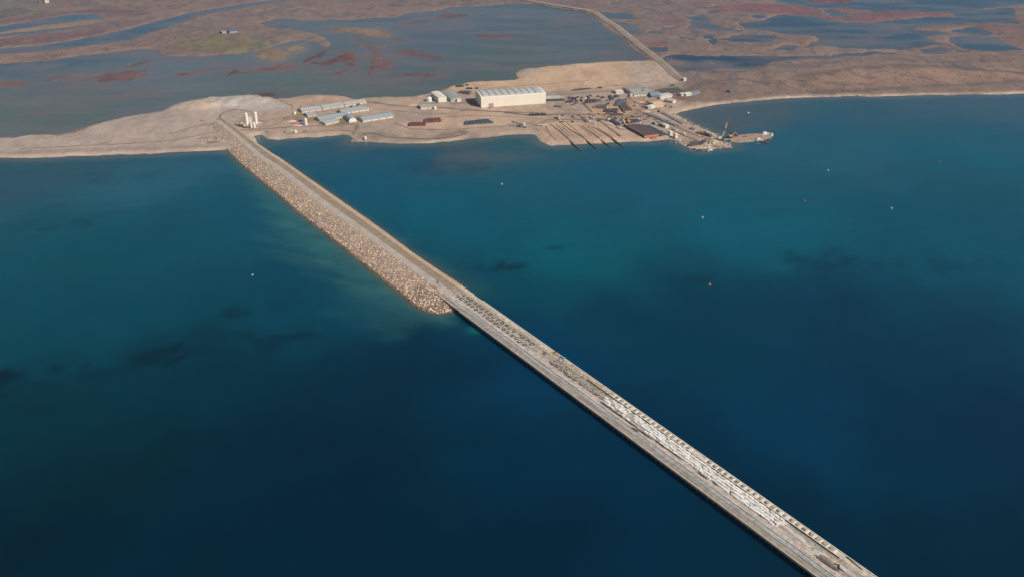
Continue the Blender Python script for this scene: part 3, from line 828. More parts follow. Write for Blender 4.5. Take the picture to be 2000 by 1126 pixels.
# ------------------------------------------------------------------ pier
DZ = 4.2
pl0, pl1 = at(893, 605, DZ), at(1597, 1126, DZ)
pr0, pr1 = at(905, 560, DZ), at(1712, 1126, DZ)
pdir = ((pl1-pl0).normalized()+(pr1-pr0).normalized()).normalized()
pn = Vector((-pdir.y, pdir.x, 0))
PW = (pr0-pl0).dot(pn)
VIS = (pl1-pl0).dot(pdir)
PL = VIS+70
pa = math.atan2(pdir.y, pdir.x)
porg = Vector((pl0.x, pl0.y, 0))
pier = empty('pier', porg, pa, 'long weathered concrete pier on rows of piles reaching out to sea', 'pier')
def puv(px, py, z=DZ):
    q = at(px, py, z)-porg
    return q.dot(pdir), q.dot(pn)
U0 = min(0.0, puv(868, 578)[0]); 
m = bpy.data.materials.new('pier_concrete'); m.use_nodes = True
t = m.node_tree; N = t.nodes; L = t.links; b = N['Principled BSDF']; b.inputs['Roughness'].default_value = .9
tc = N.new('ShaderNodeTexCoord'); sp = N.new('ShaderNodeSeparateXYZ'); L.new(tc.outputs['Object'], sp.inputs[0])
mp = N.new('ShaderNodeMapping'); mp.inputs['Scale'].default_value = (.035, .7, 1); L.new(tc.outputs['Object'], mp.inputs[0])
n1 = N.new('ShaderNodeTexNoise'); n1.inputs['Scale'].default_value = 1.0; n1.inputs['Detail'].default_value = 7; n1.inputs['Roughness'].default_value = .65
L.new(mp.outputs[0], n1.inputs['Vector'])
n2 = N.new('ShaderNodeTexNoise'); n2.inputs['Scale'].default_value = .28; n2.inputs['Detail'].default_value = 7; n2.inputs['Roughness'].default_value = .7
L.new(tc.outputs['Object'], n2.inputs['Vector'])
ma = N.new('ShaderNodeMath'); ma.operation = 'MULTIPLY_ADD'; L.new(n1.outputs[0], ma.inputs[0]); ma.inputs[1].default_value = 3.0; ma.inputs[2].default_value = -1.5
ad = N.new('ShaderNodeMath'); ad.operation = 'ADD'; L.new(sp.outputs['Y'], ad.inputs[0]); L.new(ma.outputs[0], ad.inputs[1])
ad2 = None; dv = N.new('ShaderNodeMath'); dv.operation = 'DIVIDE'; L.new(ad.outputs[0], dv.inputs[0]); dv.inputs[1].default_value = PW
rp = N.new('ShaderNodeValToRGB'); e = rp.color_ramp.elements
stops = [(0.0, S(219,193,165)), (.05, S(179,158,136)), (.12, S(163,152,136)), (.17, S(177,174,170)), (.29, S(183,179,172)), (.33, S(213,197,181)), (.5, S(199,183,168)),
         (.56, S(179,165,150)), (.66, S(197,187,174)), (.78, S(168,154,134)), (.84, S(208,193,170)), (1.0, S(231,213,187))]
e[0].position, e[0].color = stops[0][0], (*stops[0][1], 1)
e[1].position, e[1].color = stops[-1][0], (*stops[-1][1], 1)
for pos, c in stops[1:-1]:
    q = e.new(pos); q.color = (*c, 1)
L.new(dv.outputs[0], rp.inputs[0])
mr = N.new('ShaderNodeMapRange'); mr.inputs[1].default_value = .28; mr.inputs[2].default_value = .72; mr.inputs[3].default_value = .5; mr.inputs[4].default_value = 1.3
L.new(n2.outputs[0], mr.inputs[0])
mr2 = N.new('ShaderNodeMapRange'); mr2.inputs[1].default_value = .3; mr2.inputs[2].default_value = .7; mr2.inputs[3].default_value = .62; mr2.inputs[4].default_value = 1.25
L.new(n1.outputs[0], mr2.inputs[0])
mm_ = N.new('ShaderNodeMath'); mm_.operation = 'MULTIPLY'; L.new(mr.outputs[0], mm_.inputs[0]); L.new(mr2.outputs[0], mm_.inputs[1])
vm = N.new('ShaderNodeVectorMath'); vm.operation = 'SCALE'; L.new(rp.outputs[0], vm.inputs[0]); L.new(mm_.outputs[0], vm.inputs['Scale'])
L.new(vm.outputs[0], b.inputs['Base Color'])
bp = N.new('ShaderNodeBump'); bp.inputs['Strength'].default_value = .5; bp.inputs['Distance'].default_value = .4; L.new(n2.outputs[0], bp.inputs['Height']); L.new(bp.outputs[0], b.inputs['Normal'])
M_pier = m
M_white = pm('white_concrete', S(240,233,222), .1, .5, .85, dark=S(222,212,196))
M_kerb = pm('pale_concrete', S(206,188,166), .14, .3, .85, dark=S(188,170,148))
M_pile = pm('pile_shade', S(84,84,80), .25, .6, .8)  # pile colour darkened to carry the shade under the deck
M_conc = pm('grey_concrete', S(150,142,132), .2, .4, .9)
M_gravel = pm('dark_gravel', S(140,124,100), .6, 1.2, .95, bump=.6, dark=S(90,78,64))
M_rebar = pm('rusty_rebar', S(74,64,52), .3, 1.2, .9)
M_rub = pm('rubble', (1, 1, 1), .2, 1.5, .95, attr='col')
M_slab = [pm('white_slab_%d' % i, c, .12, .8, .85, dark=tuple(x*.8 for x in c)) for i, c in enumerate([S(240,234,225), S(232,226,216), S(246,242,236), S(216,208,196), S(236,230,222)])]

mb = MB()
# deck in bays with thin joints
bay = 30.0
uu = U0-9
k = 0
while uu < PL:
    u1 = min(uu+bay, PL)
    MB().box(uu+.05, u1-.05, .6, PW-.5, DZ-1.1, DZ-random.uniform(0, .04)).build('deck_bay', M_pier, pier)
    uu = u1
MB().box(3, PL, 0, .6, DZ-1.3, DZ+.25).build('edge_beam', M_kerb, pier)
MB().box(-2, PL, PW-.5, PW, DZ-1.3, DZ+.35).build('edge_beam', M_white, pier)
MB().box(U0-2, PL, 2.5, 3.7, DZ-2.0, DZ-1.1).build('girder', M_conc, pier)
MB().box(U0-2, PL, PW-3.7, PW-2.5, DZ-2.0, DZ-1.1).build('girder', M_conc, pier)
# piles
pile = MB().tube((0, 0, -6), (0, 0, DZ-1.15), .5, n=8, cap=False).mesh('pile', M_pile)
i = 0
uu = 8.0
while uu < PL-2:
    place('pile', pile, pier, (uu, 1.2, 0)); place('pile', pile, pier, (uu, PW-1.4, 0))
    uu += 5.0
# cells along the seaward edge: pale cross bars, dark fill
uc0, uc1 = puv(1203, 772)[0], puv(1640, 1068)[0]
ncell = 40
cl_ = (uc1-uc0)/ncell
bar = MB().box(-.75, .75, PW*.845, PW*.965, DZ-.02, DZ+.45).mesh('cross_bar', M_white)
for i in range(ncell+1):
    if i in (17, 18): continue
    o = place('cross_bar', bar, pier, (uc0+i*cl_+random.uniform(-.5, .5), 0, 0), 0, (random.uniform(.6, 1.5), 1, 1))
fills = []
for q in range(5):
    V = []
    for a in range(7):
        for c in range(5):
            edge = 0 < a < 6 and 0 < c < 4
            V.append(((a/6-.5)*(cl_-1.9)+random.uniform(-.5, .5)*(not edge), PW*(.855+.1*c/4)+random.uniform(-.25, .25)*(not edge), DZ+.04+random.uniform(0, .6)*edge))
    Fc = [(a*5+c, a*5+c+1, (a+1)*5+c+1, (a+1)*5+c) for a in range(6) for c in range(4)]
    fills.append(MB().add(V, [f[::-1] for f in Fc]).mesh('gravel_fill', pm('dark_gravel_%d' % q, [S(140,124,100), S(118,104,84), S(156,140,116), S(128,112,90), S(104,92,76)][q], .6, 1.2, .95, bump=.6, dark=S(176,162,140))))
for i in range(ncell):
    if i in (16, 17, 18): continue
    o = place('gravel_fill', random.choice(fills), pier, (uc0+(i+.5)*cl_, 0, 0), 0, (random.uniform(.7, 1.05), 1, 1))
MB().box(uc0-8, uc1+4, PW*.825, PW*.845, DZ-.02, DZ+.3).build('kerb', M_white, pier)
MB().tube((uc0-30, PW*.806, DZ+.3), (uc1+6, PW*.806, DZ+.3), .42, n=8).build('groove_tube', pm('groove_dark', S(80,74,62), .2, .4, .8), pier)  # tube added as a stand-in for the dark groove in the deck
MB().box(puv(905,600)[0], PL, PW*.165, PW*.175, DZ-.02, DZ+.14).build('rail', pm('rail_steel', S(120,116,112), .2, .3, .6), pier)
MB().box(puv(905,600)[0], PL, PW*.30, PW*.312, DZ-.02, DZ+.14).build('rail', MATS['rail_steel'], pier)
# loose white slabs in rows
M_bed = pm('pale_bed', S(230,222,210), .3, .6, .9, dark=S(170,158,142))
us0, us1 = puv(1172, 775)[0], puv(1528, 1020)[0]
MB().add([(us0+10, PW*.66, DZ-.02), (us0+90, PW*.47, DZ-.02), (us1, PW*.47, DZ-.02), (us1+3, PW*.79, DZ-.02), (us0+8, PW*.79, DZ-.02), (us0+10, PW*.66, DZ+.05), (us0+90, PW*.47, DZ+.05), (us1, PW*.47, DZ+.05), (us1+3, PW*.79, DZ+.05), (us0+8, PW*.79, DZ+.05)], [(9, 8, 7, 6, 5)[::-1], (0, 1, 6, 5), (1, 2, 7, 6), (2, 3, 8, 7), (3, 4, 9, 8), (4, 0, 5, 9)]).build('slab_bed', M_bed, pier)
slabm = []
for i in range(10):
    pts = []
    for a in range(7):
        th = 2*math.pi*a/7+random.uniform(-.22, .22); r_ = random.uniform(.82, 1.1)
        pts.append((2.15*r_*math.copysign(abs(math.cos(th))**.6, math.cos(th)), 1.45*r_*math.copysign(abs(math.sin(th))**.6, math.sin(th))))
    slabm.append(MB().prism(pts, -.1, .55).mesh('slab', M_slab[i % 5]))
nsl = 0
rows = [.50, .585, .67, .755]
u_ = us0
while u_ < us1 and nsl < 296:
    tt = (u_-us0)/(us1-us0)
    for ri, rv in enumerate(rows):
        if random.random() < (.05 if tt > .35 else .62-1.6*tt) or (ri == 0 and tt < .4 and random.random() < .5): continue
        if nsl >= 296: break
        z = DZ+.08+random.uniform(-.04, .1)
        o = place('slab', random.choice(slabm), pier, (u_+random.uniform(-.5, .5)+(ri % 2)*1.4, PW*(rv+random.uniform(-.012, .012)), z), random.uniform(-.2, .2), (random.uniform(.8, 1.12), random.uniform(.66, .94), random.uniform(.7, 1.1)))
        nsl += 1
    u_ += 4.2
# pile heads with bare reinforcement near the causeway: rings, some broken
def ring(n0, seg=12, r=1.5, th=.36):
    mb = MB(); pts = [Vector((r*1.25*math.cos(2*math.pi*i/seg), r*.95*math.sin(2*math.pi*i/seg), .2)) for i in range(seg+1)]
    for i in range(n0, seg): mb.tube(pts[i], pts[i+1], th, n=5, cap=True)
    return mb.mesh('pile_head', M_rebar)
rings = [ring(0), ring(3), ring(5), ring(1)]
ur0, ur1 = puv(905, 575)[0], puv(1082, 690)[0]
for row, v in ((0, .50), (1, .69)):
    for i in range(21):
        u_ = ur0+(ur1-ur0)*(i+.35*row)/21
        if i > 17 and random.random() < .4: continue
        place('pile_head', random.choice(rings), pier, (u_+random.uniform(-.5, .5), PW*v+random.uniform(-.4, .4), DZ+.02), random.uniform(-.6, .6)+(3.1 if random.random() < .4 else 0), (random.uniform(.85, 1.15),)*3)
# scattered broken concrete, earth and scrap
mb = MB()
def debris(u, v, s, c):
    pts = [(u+s*math.cos(t_)*random.uniform(.5, 1.2), v+s*.8*math.sin(t_)*random.uniform(.5, 1.2)) for t_ in np.linspace(0, 6.28, 6)[:-1]]
    k = random.uniform(.8, 1.2)
    mb.prism(pts, DZ-.05, DZ+s*random.uniform(.3, .9), [x*k for x in c])
DK, LT, MDC, OR = S(74,66,56), S(206,192,172), S(140,128,112), S(182,148,116)
ub = puv(1085, 700)[0]; um = puv(1170, 770)[0]
for _ in range(520):
    debris(random.uniform(ub, um+6), PW*random.uniform(.5, .84), random.uniform(.2, .6), random.choice([DK, MDC, MDC, LT, S(116,106,92)]))
for _ in range(160):
    debris(random.uniform(ub, um), PW*random.gauss(.53, .03), random.uniform(.25, .7), random.choice([DK, DK, MDC]))
for _ in range(300):
    debris(random.uniform(ub-10, um+12), PW*random.gauss(.9, .025), random.uniform(.3, .8), random.choice([LT, LT, OR, S(190,172,148)]))
for _ in range(300):
    debris(random.uniform(ur0-6, ur1), PW*random.uniform(.44, .78), random.uniform(.15, .4), random.choice([DK, MDC, LT]))
for _ in range(160):
    debris(random.uniform(ur0, ur1), PW*random.gauss(.88, .03), random.uniform(.2, .5), random.choice([LT, OR, MDC]))
for c_u in np.arange(us0, us1, 9.0):
    if random.random() < .6:
        cu, cv = c_u+random.uniform(-3, 3), PW*random.choice([.5, .51, .52, .79])
        for _ in range(random.randint(5, 16)): debris(cu+random.gauss(0, 3.5), cv+random.gauss(0, .4), random.uniform(.2, .6), random.choice([DK, DK, MDC]))
for c_u in np.arange(0, PL, 26.0):
    for _ in range(3): debris(c_u+random.uniform(-12, 12), PW*random.uniform(.3, .5), random.uniform(.1, .3), random.choice([DK, MDC]))
for _ in range(130):
    debris(random.uniform(us1, PL), PW*random.uniform(.4, .82), random.uniform(.12, .35), random.choice([DK, LT, MDC, S(170,160,148)]))
tag(mb.build('rubble', M_rub, pier), kind='stuff')
# long dark stripes of spilt earth beside the slabs
def mound(name, lng, wid, h, mat, parent, loc, rz=0, seed=1, seg=14):
    r = np.random.default_rng(seed); vs = [(0, 0, h)]; fs = []
    for k, (fr_, fz) in enumerate(((.35, .85), (.7, .42), (1.0, -.05))):
        for i in range(seg):
            t_ = 2*math.pi*i/seg; q = fr_*r.uniform(.8, 1.15)
            vs.append((lng*q*math.cos(t_), wid*q*math.sin(t_), h*fz*r.uniform(.75, 1.25) if k < 2 else -.1))
    for i in range(seg):
        j = (i+1) % seg; fs.append((0, 1+i, 1+j))
        for k in range(2): a = 1+k*seg; fs.append((a+i, a+seg+i, a+seg+j, a+j))
    return MB().add(vs, fs).build(name, mat, parent, loc, rz)
M_earth = pm('dark_earth', S(92,78,62), .35, .6, .95, bump=.5)
M_sandp = pm('sand_pile', S(190,156,128), .3, .6, .95, bump=.6, dark=S(146,132,116))
for px, py, lng in [(1182,790,9),(1204,806,12),(1232,826,10),(1258,846,13),(1292,868,11),(1318,886,10),(1372,928,7),(1398,944,5),(1428,962,4),(1486,1006,4),(1240,838,5),(1510,1020,4)]:
    u_, v_ = puv(px, py); mound('earth_windrow', lng*.8, 1.1, .6, M_earth, pier, (u_, v_, DZ), random.uniform(-.03, .03), seed=px)
for px, py, lng, wid in [(1560,1048,7,2.2),(1606,1084,8,2.6),(1575,1062,4,1.4),(1540,1032,6,1.8),(1640,1104,9,1.6)]:
    u_, v_ = puv(px, py); mound('plaster_patch', lng, wid, .12, pm('plaster', S(214,206,194), .2, .4, .9, dark=S(184,174,160)), pier, (u_, v_, DZ), 0, seed=px+3)
u_, v_ = puv(1617, 1094); hp = mound('sand_heap', 6.5, 2.4, 1.3, M_sandp, pier, (u_, v_+.6, DZ), .12, 3)
mound('earth_windrow', 10, 2.0, .7, pm('grey_earth', S(112,106,98), .3, .4, .9, dark=S(84,76,68)), pier, (u_+1, v_-2.2, DZ), .05, 5)  # grey mound with darker blotches beside the sand heap
for k in range(7):
    q = MB().box(-1.8, 1.8, -.13, .13, 0, .25).build('timber', M_rebar, pier, (u_+7+random.uniform(-2, 3), v_+random.uniform(-2, 2), DZ+.02+k*.1), random.uniform(-1, 1))
u_, v_ = puv(1667, 1099); MB().prism([(-6, .5), (6.5, -.5), (6.8, -.2), (-5, 1.2)], 0, .35).build('timber', M_rebar, pier, (u_, v_, DZ), .02)

# ------------------------------------------------------------------ vehicles
M_tyre = pm('tyre', (.02, .02, .02), .1, 1, .9)
M_glass = pm('dark_glass', (.03, .04, .05), .1, 1, .15)
def paint(r, g, b): return pm('paint_%d_%d_%d' % (r, g, b), S(r, g, b), .08, .6, .5)
def wheels(root, xs, half, r=.5, name='wheel'):
    wm = MB().tube((0, -.16, 0), (0, .16, 0), r, n=10).mesh(name, M_tyre)
    for x in xs:
        for s in (-1, 1): place(name, wm, root, (x, s*half, r))
def truck(label, loc, rz, cabcol, bodycol, k=1.0, cat='truck', tall=2.6, name='truck', group=None):
    r = empty(name, loc, rz, label, cat, group)
    MB().box(-4.2*k, 4.2*k, -.9*k, .9*k, .55*k, .95*k).build('chassis', M_rebar, r)
    MB().add([(2.3*k,-1.2*k,.95*k),(4.3*k,-1.2*k,.95*k),(4.3*k,1.2*k,.95*k),(2.3*k,1.2*k,.95*k),(2.3*k,-1.15*k,2.9*k),(3.9*k,-1.1*k,2.9*k),(3.9*k,1.1*k,2.9*k),(2.3*k,1.15*k,2.9*k)],
             [(0,3,2,1),(4,5,6,7),(0,1,5,4),(1,2,6,5),(2,3,7,6),(3,0,4,7)]).build('cab', paint(*cabcol), r)
    MB().box(4.05*k, 4.32*k, -1.0*k, 1.0*k, 1.9*k, 2.6*k).build('windscreen', M_glass, r)
    MB().box(-4.3*k, 2.05*k, -1.25*k, 1.25*k, .95*k, (.95+tall)*k).build('load_body', paint(*bodycol), r)
    wheels(r, (-3.2*k, -2.0*k, 3.0*k), 1.1*k, .52*k)
    return r
def car(label, loc, rz, col, cat='car', group=None):
    r = empty('parked_car', loc, rz, label, cat, group)
    pts = [(-2.2,.35),(2.2,.35),(2.25,.8),(1.2,.95),(.5,1.5),(-1.3,1.55),(-2.1,1.0)]
    vs = [(x, -.88, z) for x, z in pts]+[(x, .88, z) for x, z in pts]; n = len(pts)
    fs = [tuple(range(n)), tuple(range(2*n-1, n-1, -1))]+[(i, n+i, n+(i+1) % n, (i+1) % n) for i in range(n)]
    MB().add(vs, fs).build('body', paint(*col), r)
    MB().box(-1.2, .45, -.9, .9, 1.02, 1.4).build('side_window', M_glass, r)
    wheels(r, (-1.4, 1.4), .8, .34)
    return r
def yaw(a, b, z=YZ):
    p, q = at(*a, z), at(*b, z); return math.atan2(q.y-p.y, q.x-p.x)
p = at(857, 553, ROADZ-.1); truck('small dark tipper truck parked at the end of the causeway road', (p.x, p.y, ROADZ-.1 if False else ROADZ-.28), pa+math.pi, (60,58,56), (196,188,176), .55, tall=1.2)
p = at(1099, 699, DZ); truck('light blue truck parked against the far edge of the pier', (p.x, p.y, DZ), pa, (150,200,230), (120,176,214), .62, tall=1.3)
p = at(1084, 690, DZ)

# ------------------------------------------------------------------ buildings
def wallmat(c): return pm('wall_%d_%d_%d' % c, S(*c), .07, .3, .85)
def roofmat(c): return pm('roof_%d_%d_%d' % c, S(*c), .12, .5, .7, stretch=(.3, 1, 1))
def building(name, label, cat, fl_, fr_, depth, h, roof, rise, wc, rc, group=None, win=0, doors=0, z=YZ, over=.5, skew=0.0):
    A, B = at(*fl_, z), at(*fr_, z)
    d = B-A; w = d.length; rz = math.atan2(d.y, d.x)
    mid_ = (A+B)/2
    zb = min(gz(mid_.x, mid_.y), z)
    r = empty(name, (mid_.x, mid_.y, z), rz, label, cat, group)
    hw = w/2
    wb = MB().box(-hw, hw, 0, depth, -.5, h)
    if roof in ('gable_x',):
        wb.add([(-hw, 0, h), (-hw, depth, h), (-hw, depth/2, h+rise)], [(0, 2, 1)]).add([(hw, 0, h), (hw, depth, h), (hw, depth/2, h+rise)], [(0, 1, 2)])
    wb.build('wall', wallmat(wc), r)
    t_ = .25
    def shell(prof, a0_, a1_, along):
        vs_, fs_ = [], []
        n_ = len(prof)
        for a_ in (a0_, a1_):
            for q, zz in prof: vs_.append((a_, q, zz) if along == 'x' else (q, a_, zz))
            for q, zz in prof: vs_.append((a_, q, zz-t_) if along == 'x' else (q, a_, zz-t_))
        m_ = 2*n_
        for i_ in range(n_-1):
            fs_.append((i_, i_+1, m_+i_+1, m_+i_)); fs_.append((n_+i_, m_+n_+i_, m_+n_+i_+1, n_+i_+1))
            fs_.append((i_, n_+i_, n_+i_+1, i_+1)); fs_.append((m_+i_, m_+i_+1, m_+n_+i_+1, m_+n_+i_))
        fs_.append((0, m_, m_+n_, n_)); fs_.append((n_-1, 2*n_-1, m_+2*n_-1, m_+n_-1))
        return MB().add(vs_, fs_)
    if roof == 'gable_x':
        sl_ = rise/(depth/2)
        ro = shell([(-over, h-over*sl_+t_), (depth/2, h+rise+t_), (depth+over, h-over*sl_+t_)], -hw-over, hw+over, 'x').build('roof', roofmat(rc), r)
        MB().box(-hw-over, hw+over, depth/2-.25, depth/2+.25, h+rise+t_-.1, h+rise+t_+.14).build('ridge_cap', roofmat(tuple(int(x*.92) for x in rc)), ro)
    elif roof == 'gable_y':
        sl_ = rise/hw
        wb2 = MB().add([(-hw, .0, h-.02), (hw, .0, h-.02), (0, .0, h+rise), (-hw, .3, h-.02), (hw, .3, h-.02), (0, .3, h+rise)], [(0,1,2),(5,4,3),(0,2,5,3),(1,4,5,2)]).build('gable', wallmat(wc), r)
        shell([(-hw-over, h-over*sl_+t_), (0, h+rise+t_), (hw+over, h-over*sl_+t_)], -over, depth+over, 'y').build('roof', roofmat(rc), r)
    elif roof == 'barrel_y':
        prof = [(-hw*math.cos(math.pi*i_/10)*1.02, h+t_+rise*math.sin(math.pi*i_/10)) for i_ in range(11)]
        shell(prof, -.3, depth+.3, 'y').build('roof', roofmat(rc), r)
        MB().add([(q*.98, .05, zz-.2) for q, zz in prof]+[(q*.98, .3, zz-.2) for q, zz in prof], [tuple(range(10, -1, -1)), tuple(range(11, 22))]).build('gable', wallmat(wc), r)
    elif roof == 'shed':
        shell([(-over, h+t_), (depth+over, h+rise+t_)], -hw-over, hw+over, 'x').build('roof', roofmat(rc), r)
    else:
        MB().box(-hw-.2, hw+.2, -.2, depth+.2, h, h+.4).build('roof', roofmat(rc), r)
    if win:
        wm_ = MB().box(-.7, .7, -.06, .02, 0, 1.0).mesh('window', M_glass)
        for i_ in range(win): place('window', wm_, r, (-hw+w*(i_+.5)/win, 0, h*.45))
    if doors:
        dm = MB().box(-.6, .6, -.09, .02, -.1, 2.0).mesh('door', pm('door_paint', S(120,116,110), .1, 1, .6))
        for i_ in range(doors): place('door', dm, r, (-hw+w*(i_+1)/(doors+1)+1.1, 0, 0))
    return r

# the big hall: arched roof with translucent panels and ribs
A, B = at(940, 211, YZ), at(1066, 202, YZ)
d = B-A; w = d.length; hw = w/2; HD, HH, HR = 42.0, 15.0, 3.2
hall = empty('industrial_hall', ((A.x+B.x)/2, (A.y+B.y)/2, YZ), math.atan2(d.y, d.x), 'huge cream industrial hall with a ribbed grey translucent roof', 'hall')
M_hall = pm('hall_cladding', S(232,222,204), .05, .12, .7, stretch=(1, 1, .2))
arc = [(HD/2-HD/2*math.cos(math.pi*i/12), HH+HR*math.sin(math.pi*i/12)**.8) for i in range(13)]
MB().box(-hw, hw, 0, HD, -.5, HH).build('wall', M_hall, hall)
for s in (-1, 1):
    vs_ = [(s*hw, y, z) for y, z in arc]+[(s*(hw-.4), y, z) for y, z in arc]
    fs_ = [tuple(range(13)) if s < 0 else tuple(range(12, -1, -1)), tuple(range(25, 12, -1)) if s < 0 else tuple(range(13, 26))]
    MB().add(vs_, fs_).build('gable', M_hall, hall)
def arcstrip(x0, x1, i0, i1, lift):
    vs_ = []
    for x in (x0, x1):
        for y, z in arc[i0:i1+1]: vs_.append((x, y, z+lift))
    n_ = i1-i0+1
    return MB().add(vs_, [(i_, n_+i_, n_+i_+1, i_+1) for i_ in range(n_-1)])
roof = arcstrip(-hw-.3, hw+.3, 0, 12, .05).build('roof', pm('hall_roof', S(222,212,196), .06, .2, .7), hall)
M_panel = pm('roof_panel', S(200,198,192), .1, .25, .6, dark=S(184,182,178))
M_rib = pm('roof_rib', S(104,102,98), .15, .5, .7)
npan = 9; x0 = -hw+4; dx = (w-9)/npan
for i in range(npan):
    arcstrip(x0+i*dx+.7, x0+(i+1)*dx-.3, 2, 10, .22).build('roof_panel', M_panel, roof)
    ob = arcstrip(x0+i*dx-.5, x0+i*dx+.65, 2, 10, .45).build('rib', M_rib, roof)
for i in range(26):
    MB().box(-hw+w*(i+.5)/26-.12, -hw+w*(i+.5)/26+.12, -.12, 0, 0, HH-.3).build('cladding_seam', M_hall, hall)
dr = MB().box(-hw+12, -hw+19.5, -.25, .05, -.2, 6.0).build('gate', pm('gate_mesh', S(176,160,138), .2, 1.0, .7), hall)
for i in range(5): MB().box(-hw+12.3+i*1.7, -hw+12.6+i*1.7, -.4, -.2, .2, 5.8).build('bar', pm('gate_bar', S(130,112,92), .1, 1, .7), dr)

WH = (214,202,184); GR = (176,178,176)
G_BAR = 'long low barracks of the camp'
building('barracks_building', 'pale roofed barracks at the mast end of the rearmost row', 'barracks', (590,220.8), (628.5,215.5), 17, 3.0, 'gable_x', 1.8, WH, GR, G_BAR, 9, 2)
building('barracks_building', 'long low barracks in the rearmost row, middle of that row', 'barracks', (631,214.9), (672.5,208.7), 17, 3.0, 'gable_x', 1.8, WH, (174,176,174), G_BAR, 10, 2)
building('barracks_building', 'barracks in the rearmost row with a rusty heap against its front', 'barracks', (674.5,208.3), (700.5,204.3), 15, 3.0, 'gable_x', 1.6, WH, (178,180,176), G_BAR, 6, 1)
building('barracks_building', 'short barracks at the end of the rearmost row, beside the vehicle track', 'barracks', (702,203.8), (715,201.4), 12, 3.0, 'gable_x', 1.4, WH, (180,180,176), G_BAR, 3, 1)
building('barracks_building', 'grey roofed barracks of the second row with a cream hut at its end', 'barracks', (668,224), (716.5,216.5), 17, 3.2, 'gable_x', 1.8, (220,206,180), (164,168,170), G_BAR, 11, 2)
building('barracks_building', 'blue grey roofed barracks standing right behind the white vaulted hut', 'barracks', (625,238.2), (683,228.2), 18, 3.0, 'gable_x', 1.8, WH, (160,168,172), G_BAR, 13, 3)
building('barracks_building', 'short grey roofed barracks in the front row near the white upright tank', 'barracks', (636,245.4), (662.5,239), 14, 3.0, 'gable_x', 1.6, WH, (166,170,170), G_BAR, 6, 1)
building('barracks_building', 'blue grey roofed barracks standing alone on the bare sand', 'barracks', (709.5,239.2), (768.5,229.8), 20, 3.2, 'gable_x', 2.0, (222,212,196), (160,166,170), G_BAR, 13, 3)
building('barracks_building', 'small low barracks with blue grey roof between the rearmost and the third row', 'barracks', (601,229), (617,226.5), 15, 2.6, 'gable_x', 1.4, (206,200,188), (164,168,170), G_BAR, 3, 1)
building('cream_hut', 'small cream hut at the end of the second barracks row', 'hut', (717.5,216.8), (720.5,216.2), 4, 3.4, 'flat', 0, (228,220,206), (214,204,190), win=1)
building('vaulted_hut', 'white half round vaulted hut with blue grey roof', 'hut', (682,240), (697,238), 24, 2.0, 'barrel_y', 4.6, (226,222,212), (162,168,172), win=0)
building('white_workshop', 'white low gabled workshop with a shaded grey side wall, beside the lagoon', 'workshop', (856.5,201), (872.5,199.2), 36, 8.0, 'gable_y', 1.2, (222,214,200), (228,220,206))
building('green_grey_shed', 'pale green grey flat roofed shed between the white workshop and the hall', 'shed', (881,199.4), (901,197.4), 42, 5.0, 'gable_y', 1.2, (176,178,168), (156,162,156), win=3)
building('white_annex', 'small white annex in front of the green grey shed', 'annex', (893,199.5), (900,198.8), 5, 4.2, 'flat', 0, (228,222,208), (214,208,196), win=1)
building('site_office', 'low white site office with grey roof beside a white tank', 'office', (822,214), (847,212.3), 16, 3.6, 'gable_x', 1.8, (224,212,188), (158,160,154), win=6, doors=1)
building('shade_front_shed', 'steel shed with open front painted as dark shade, beside the hall end wall', 'shed', (1068,198.8), (1096,197.6), 15, 4.2, 'shed', .8, (74,78,82), (188,180,166))  # solid dark walls stand in for the shade inside an open shed
building('shade_front_shed', 'small shed with front painted as dark shade, next in line after the long shed', 'shed', (1097,197.4), (1103,197), 12, 3.8, 'shed', .6, (84,80,74), (176,166,150))  # walls coloured dark for the shade of its open front
building('white_shed', 'cream white shed on the road side of the storage yard', 'shed', (1203.5,183.8), (1217.5,182.6), 12, 3.4, 'gable_x', 1.0, (224,214,196), (216,206,190), win=4)
building('warehouse', 'wide warehouse with huge pale grey roof and low white front', 'warehouse', (1238,189), (1274,186.2), 46, 3.2, 'gable_x', 2.5, (222,210,190), (164,162,154), win=8, doors=2)
building('white_hut', 'tiny white hut in front of the wide warehouse', 'hut', (1231.5,189), (1235.5,188.6), 5, 3.4, 'flat', 0, (228,220,204), (210,204,194), win=1)
building('workshop', 'blue grey roofed workshop beside the wide warehouse', 'workshop', (1272,191.5), (1292,191), 26, 3.4, 'gable_x', 1.2, (130,140,144), (142,152,156), win=5)
building('white_house', 'white house with open yard beside the green patch', 'house', (1293,193), (1313,190), 12, 4.2, 'flat', 0, (220,212,196), (206,200,190), win=5)
building('white_hut', 'small white hut at the corner of the white house', 'hut', (1290,195), (1294.5,194.4), 6, 4.0, 'flat', 0, (228,222,212), (214,210,200), win=1)
building('white_shed', 'white lean-to shed with a steep front next to the beach', 'shed', (1300,199.2), (1314,202.4), 8, 3.4, 'shed', 1.4, (214,206,196), (196,188,176), win=2)
building('salmon_roofed_store', 'store with salmon pink roof and shaded front', 'store', (1280,210.4), (1298,207.6), 20, 3.6, 'gable_x', 1.6, (206,184,158), (220,182,148), win=3)
building('white_hut', 'white hut against the end of the salmon roofed store', 'hut', (1272,212.6), (1279.5,210.9), 9, 3.4, 'gable_x', .8, (230,226,216), (222,216,206), win=1)
building('grey_hut', 'pale grey hut against the white hut by the salmon roofed store', 'hut', (1266,213.6), (1271,213), 9, 3.2, 'gable_x', .8, (186,184,180), (192,188,184), win=1)
building('gate_house', 'white gate house where the marsh road meets the yard', 'hut', (1335.5,158.5), (1340.5,158), 7, 3.6, 'gable_x', 1.0, (224,218,206), (206,200,190), win=1)
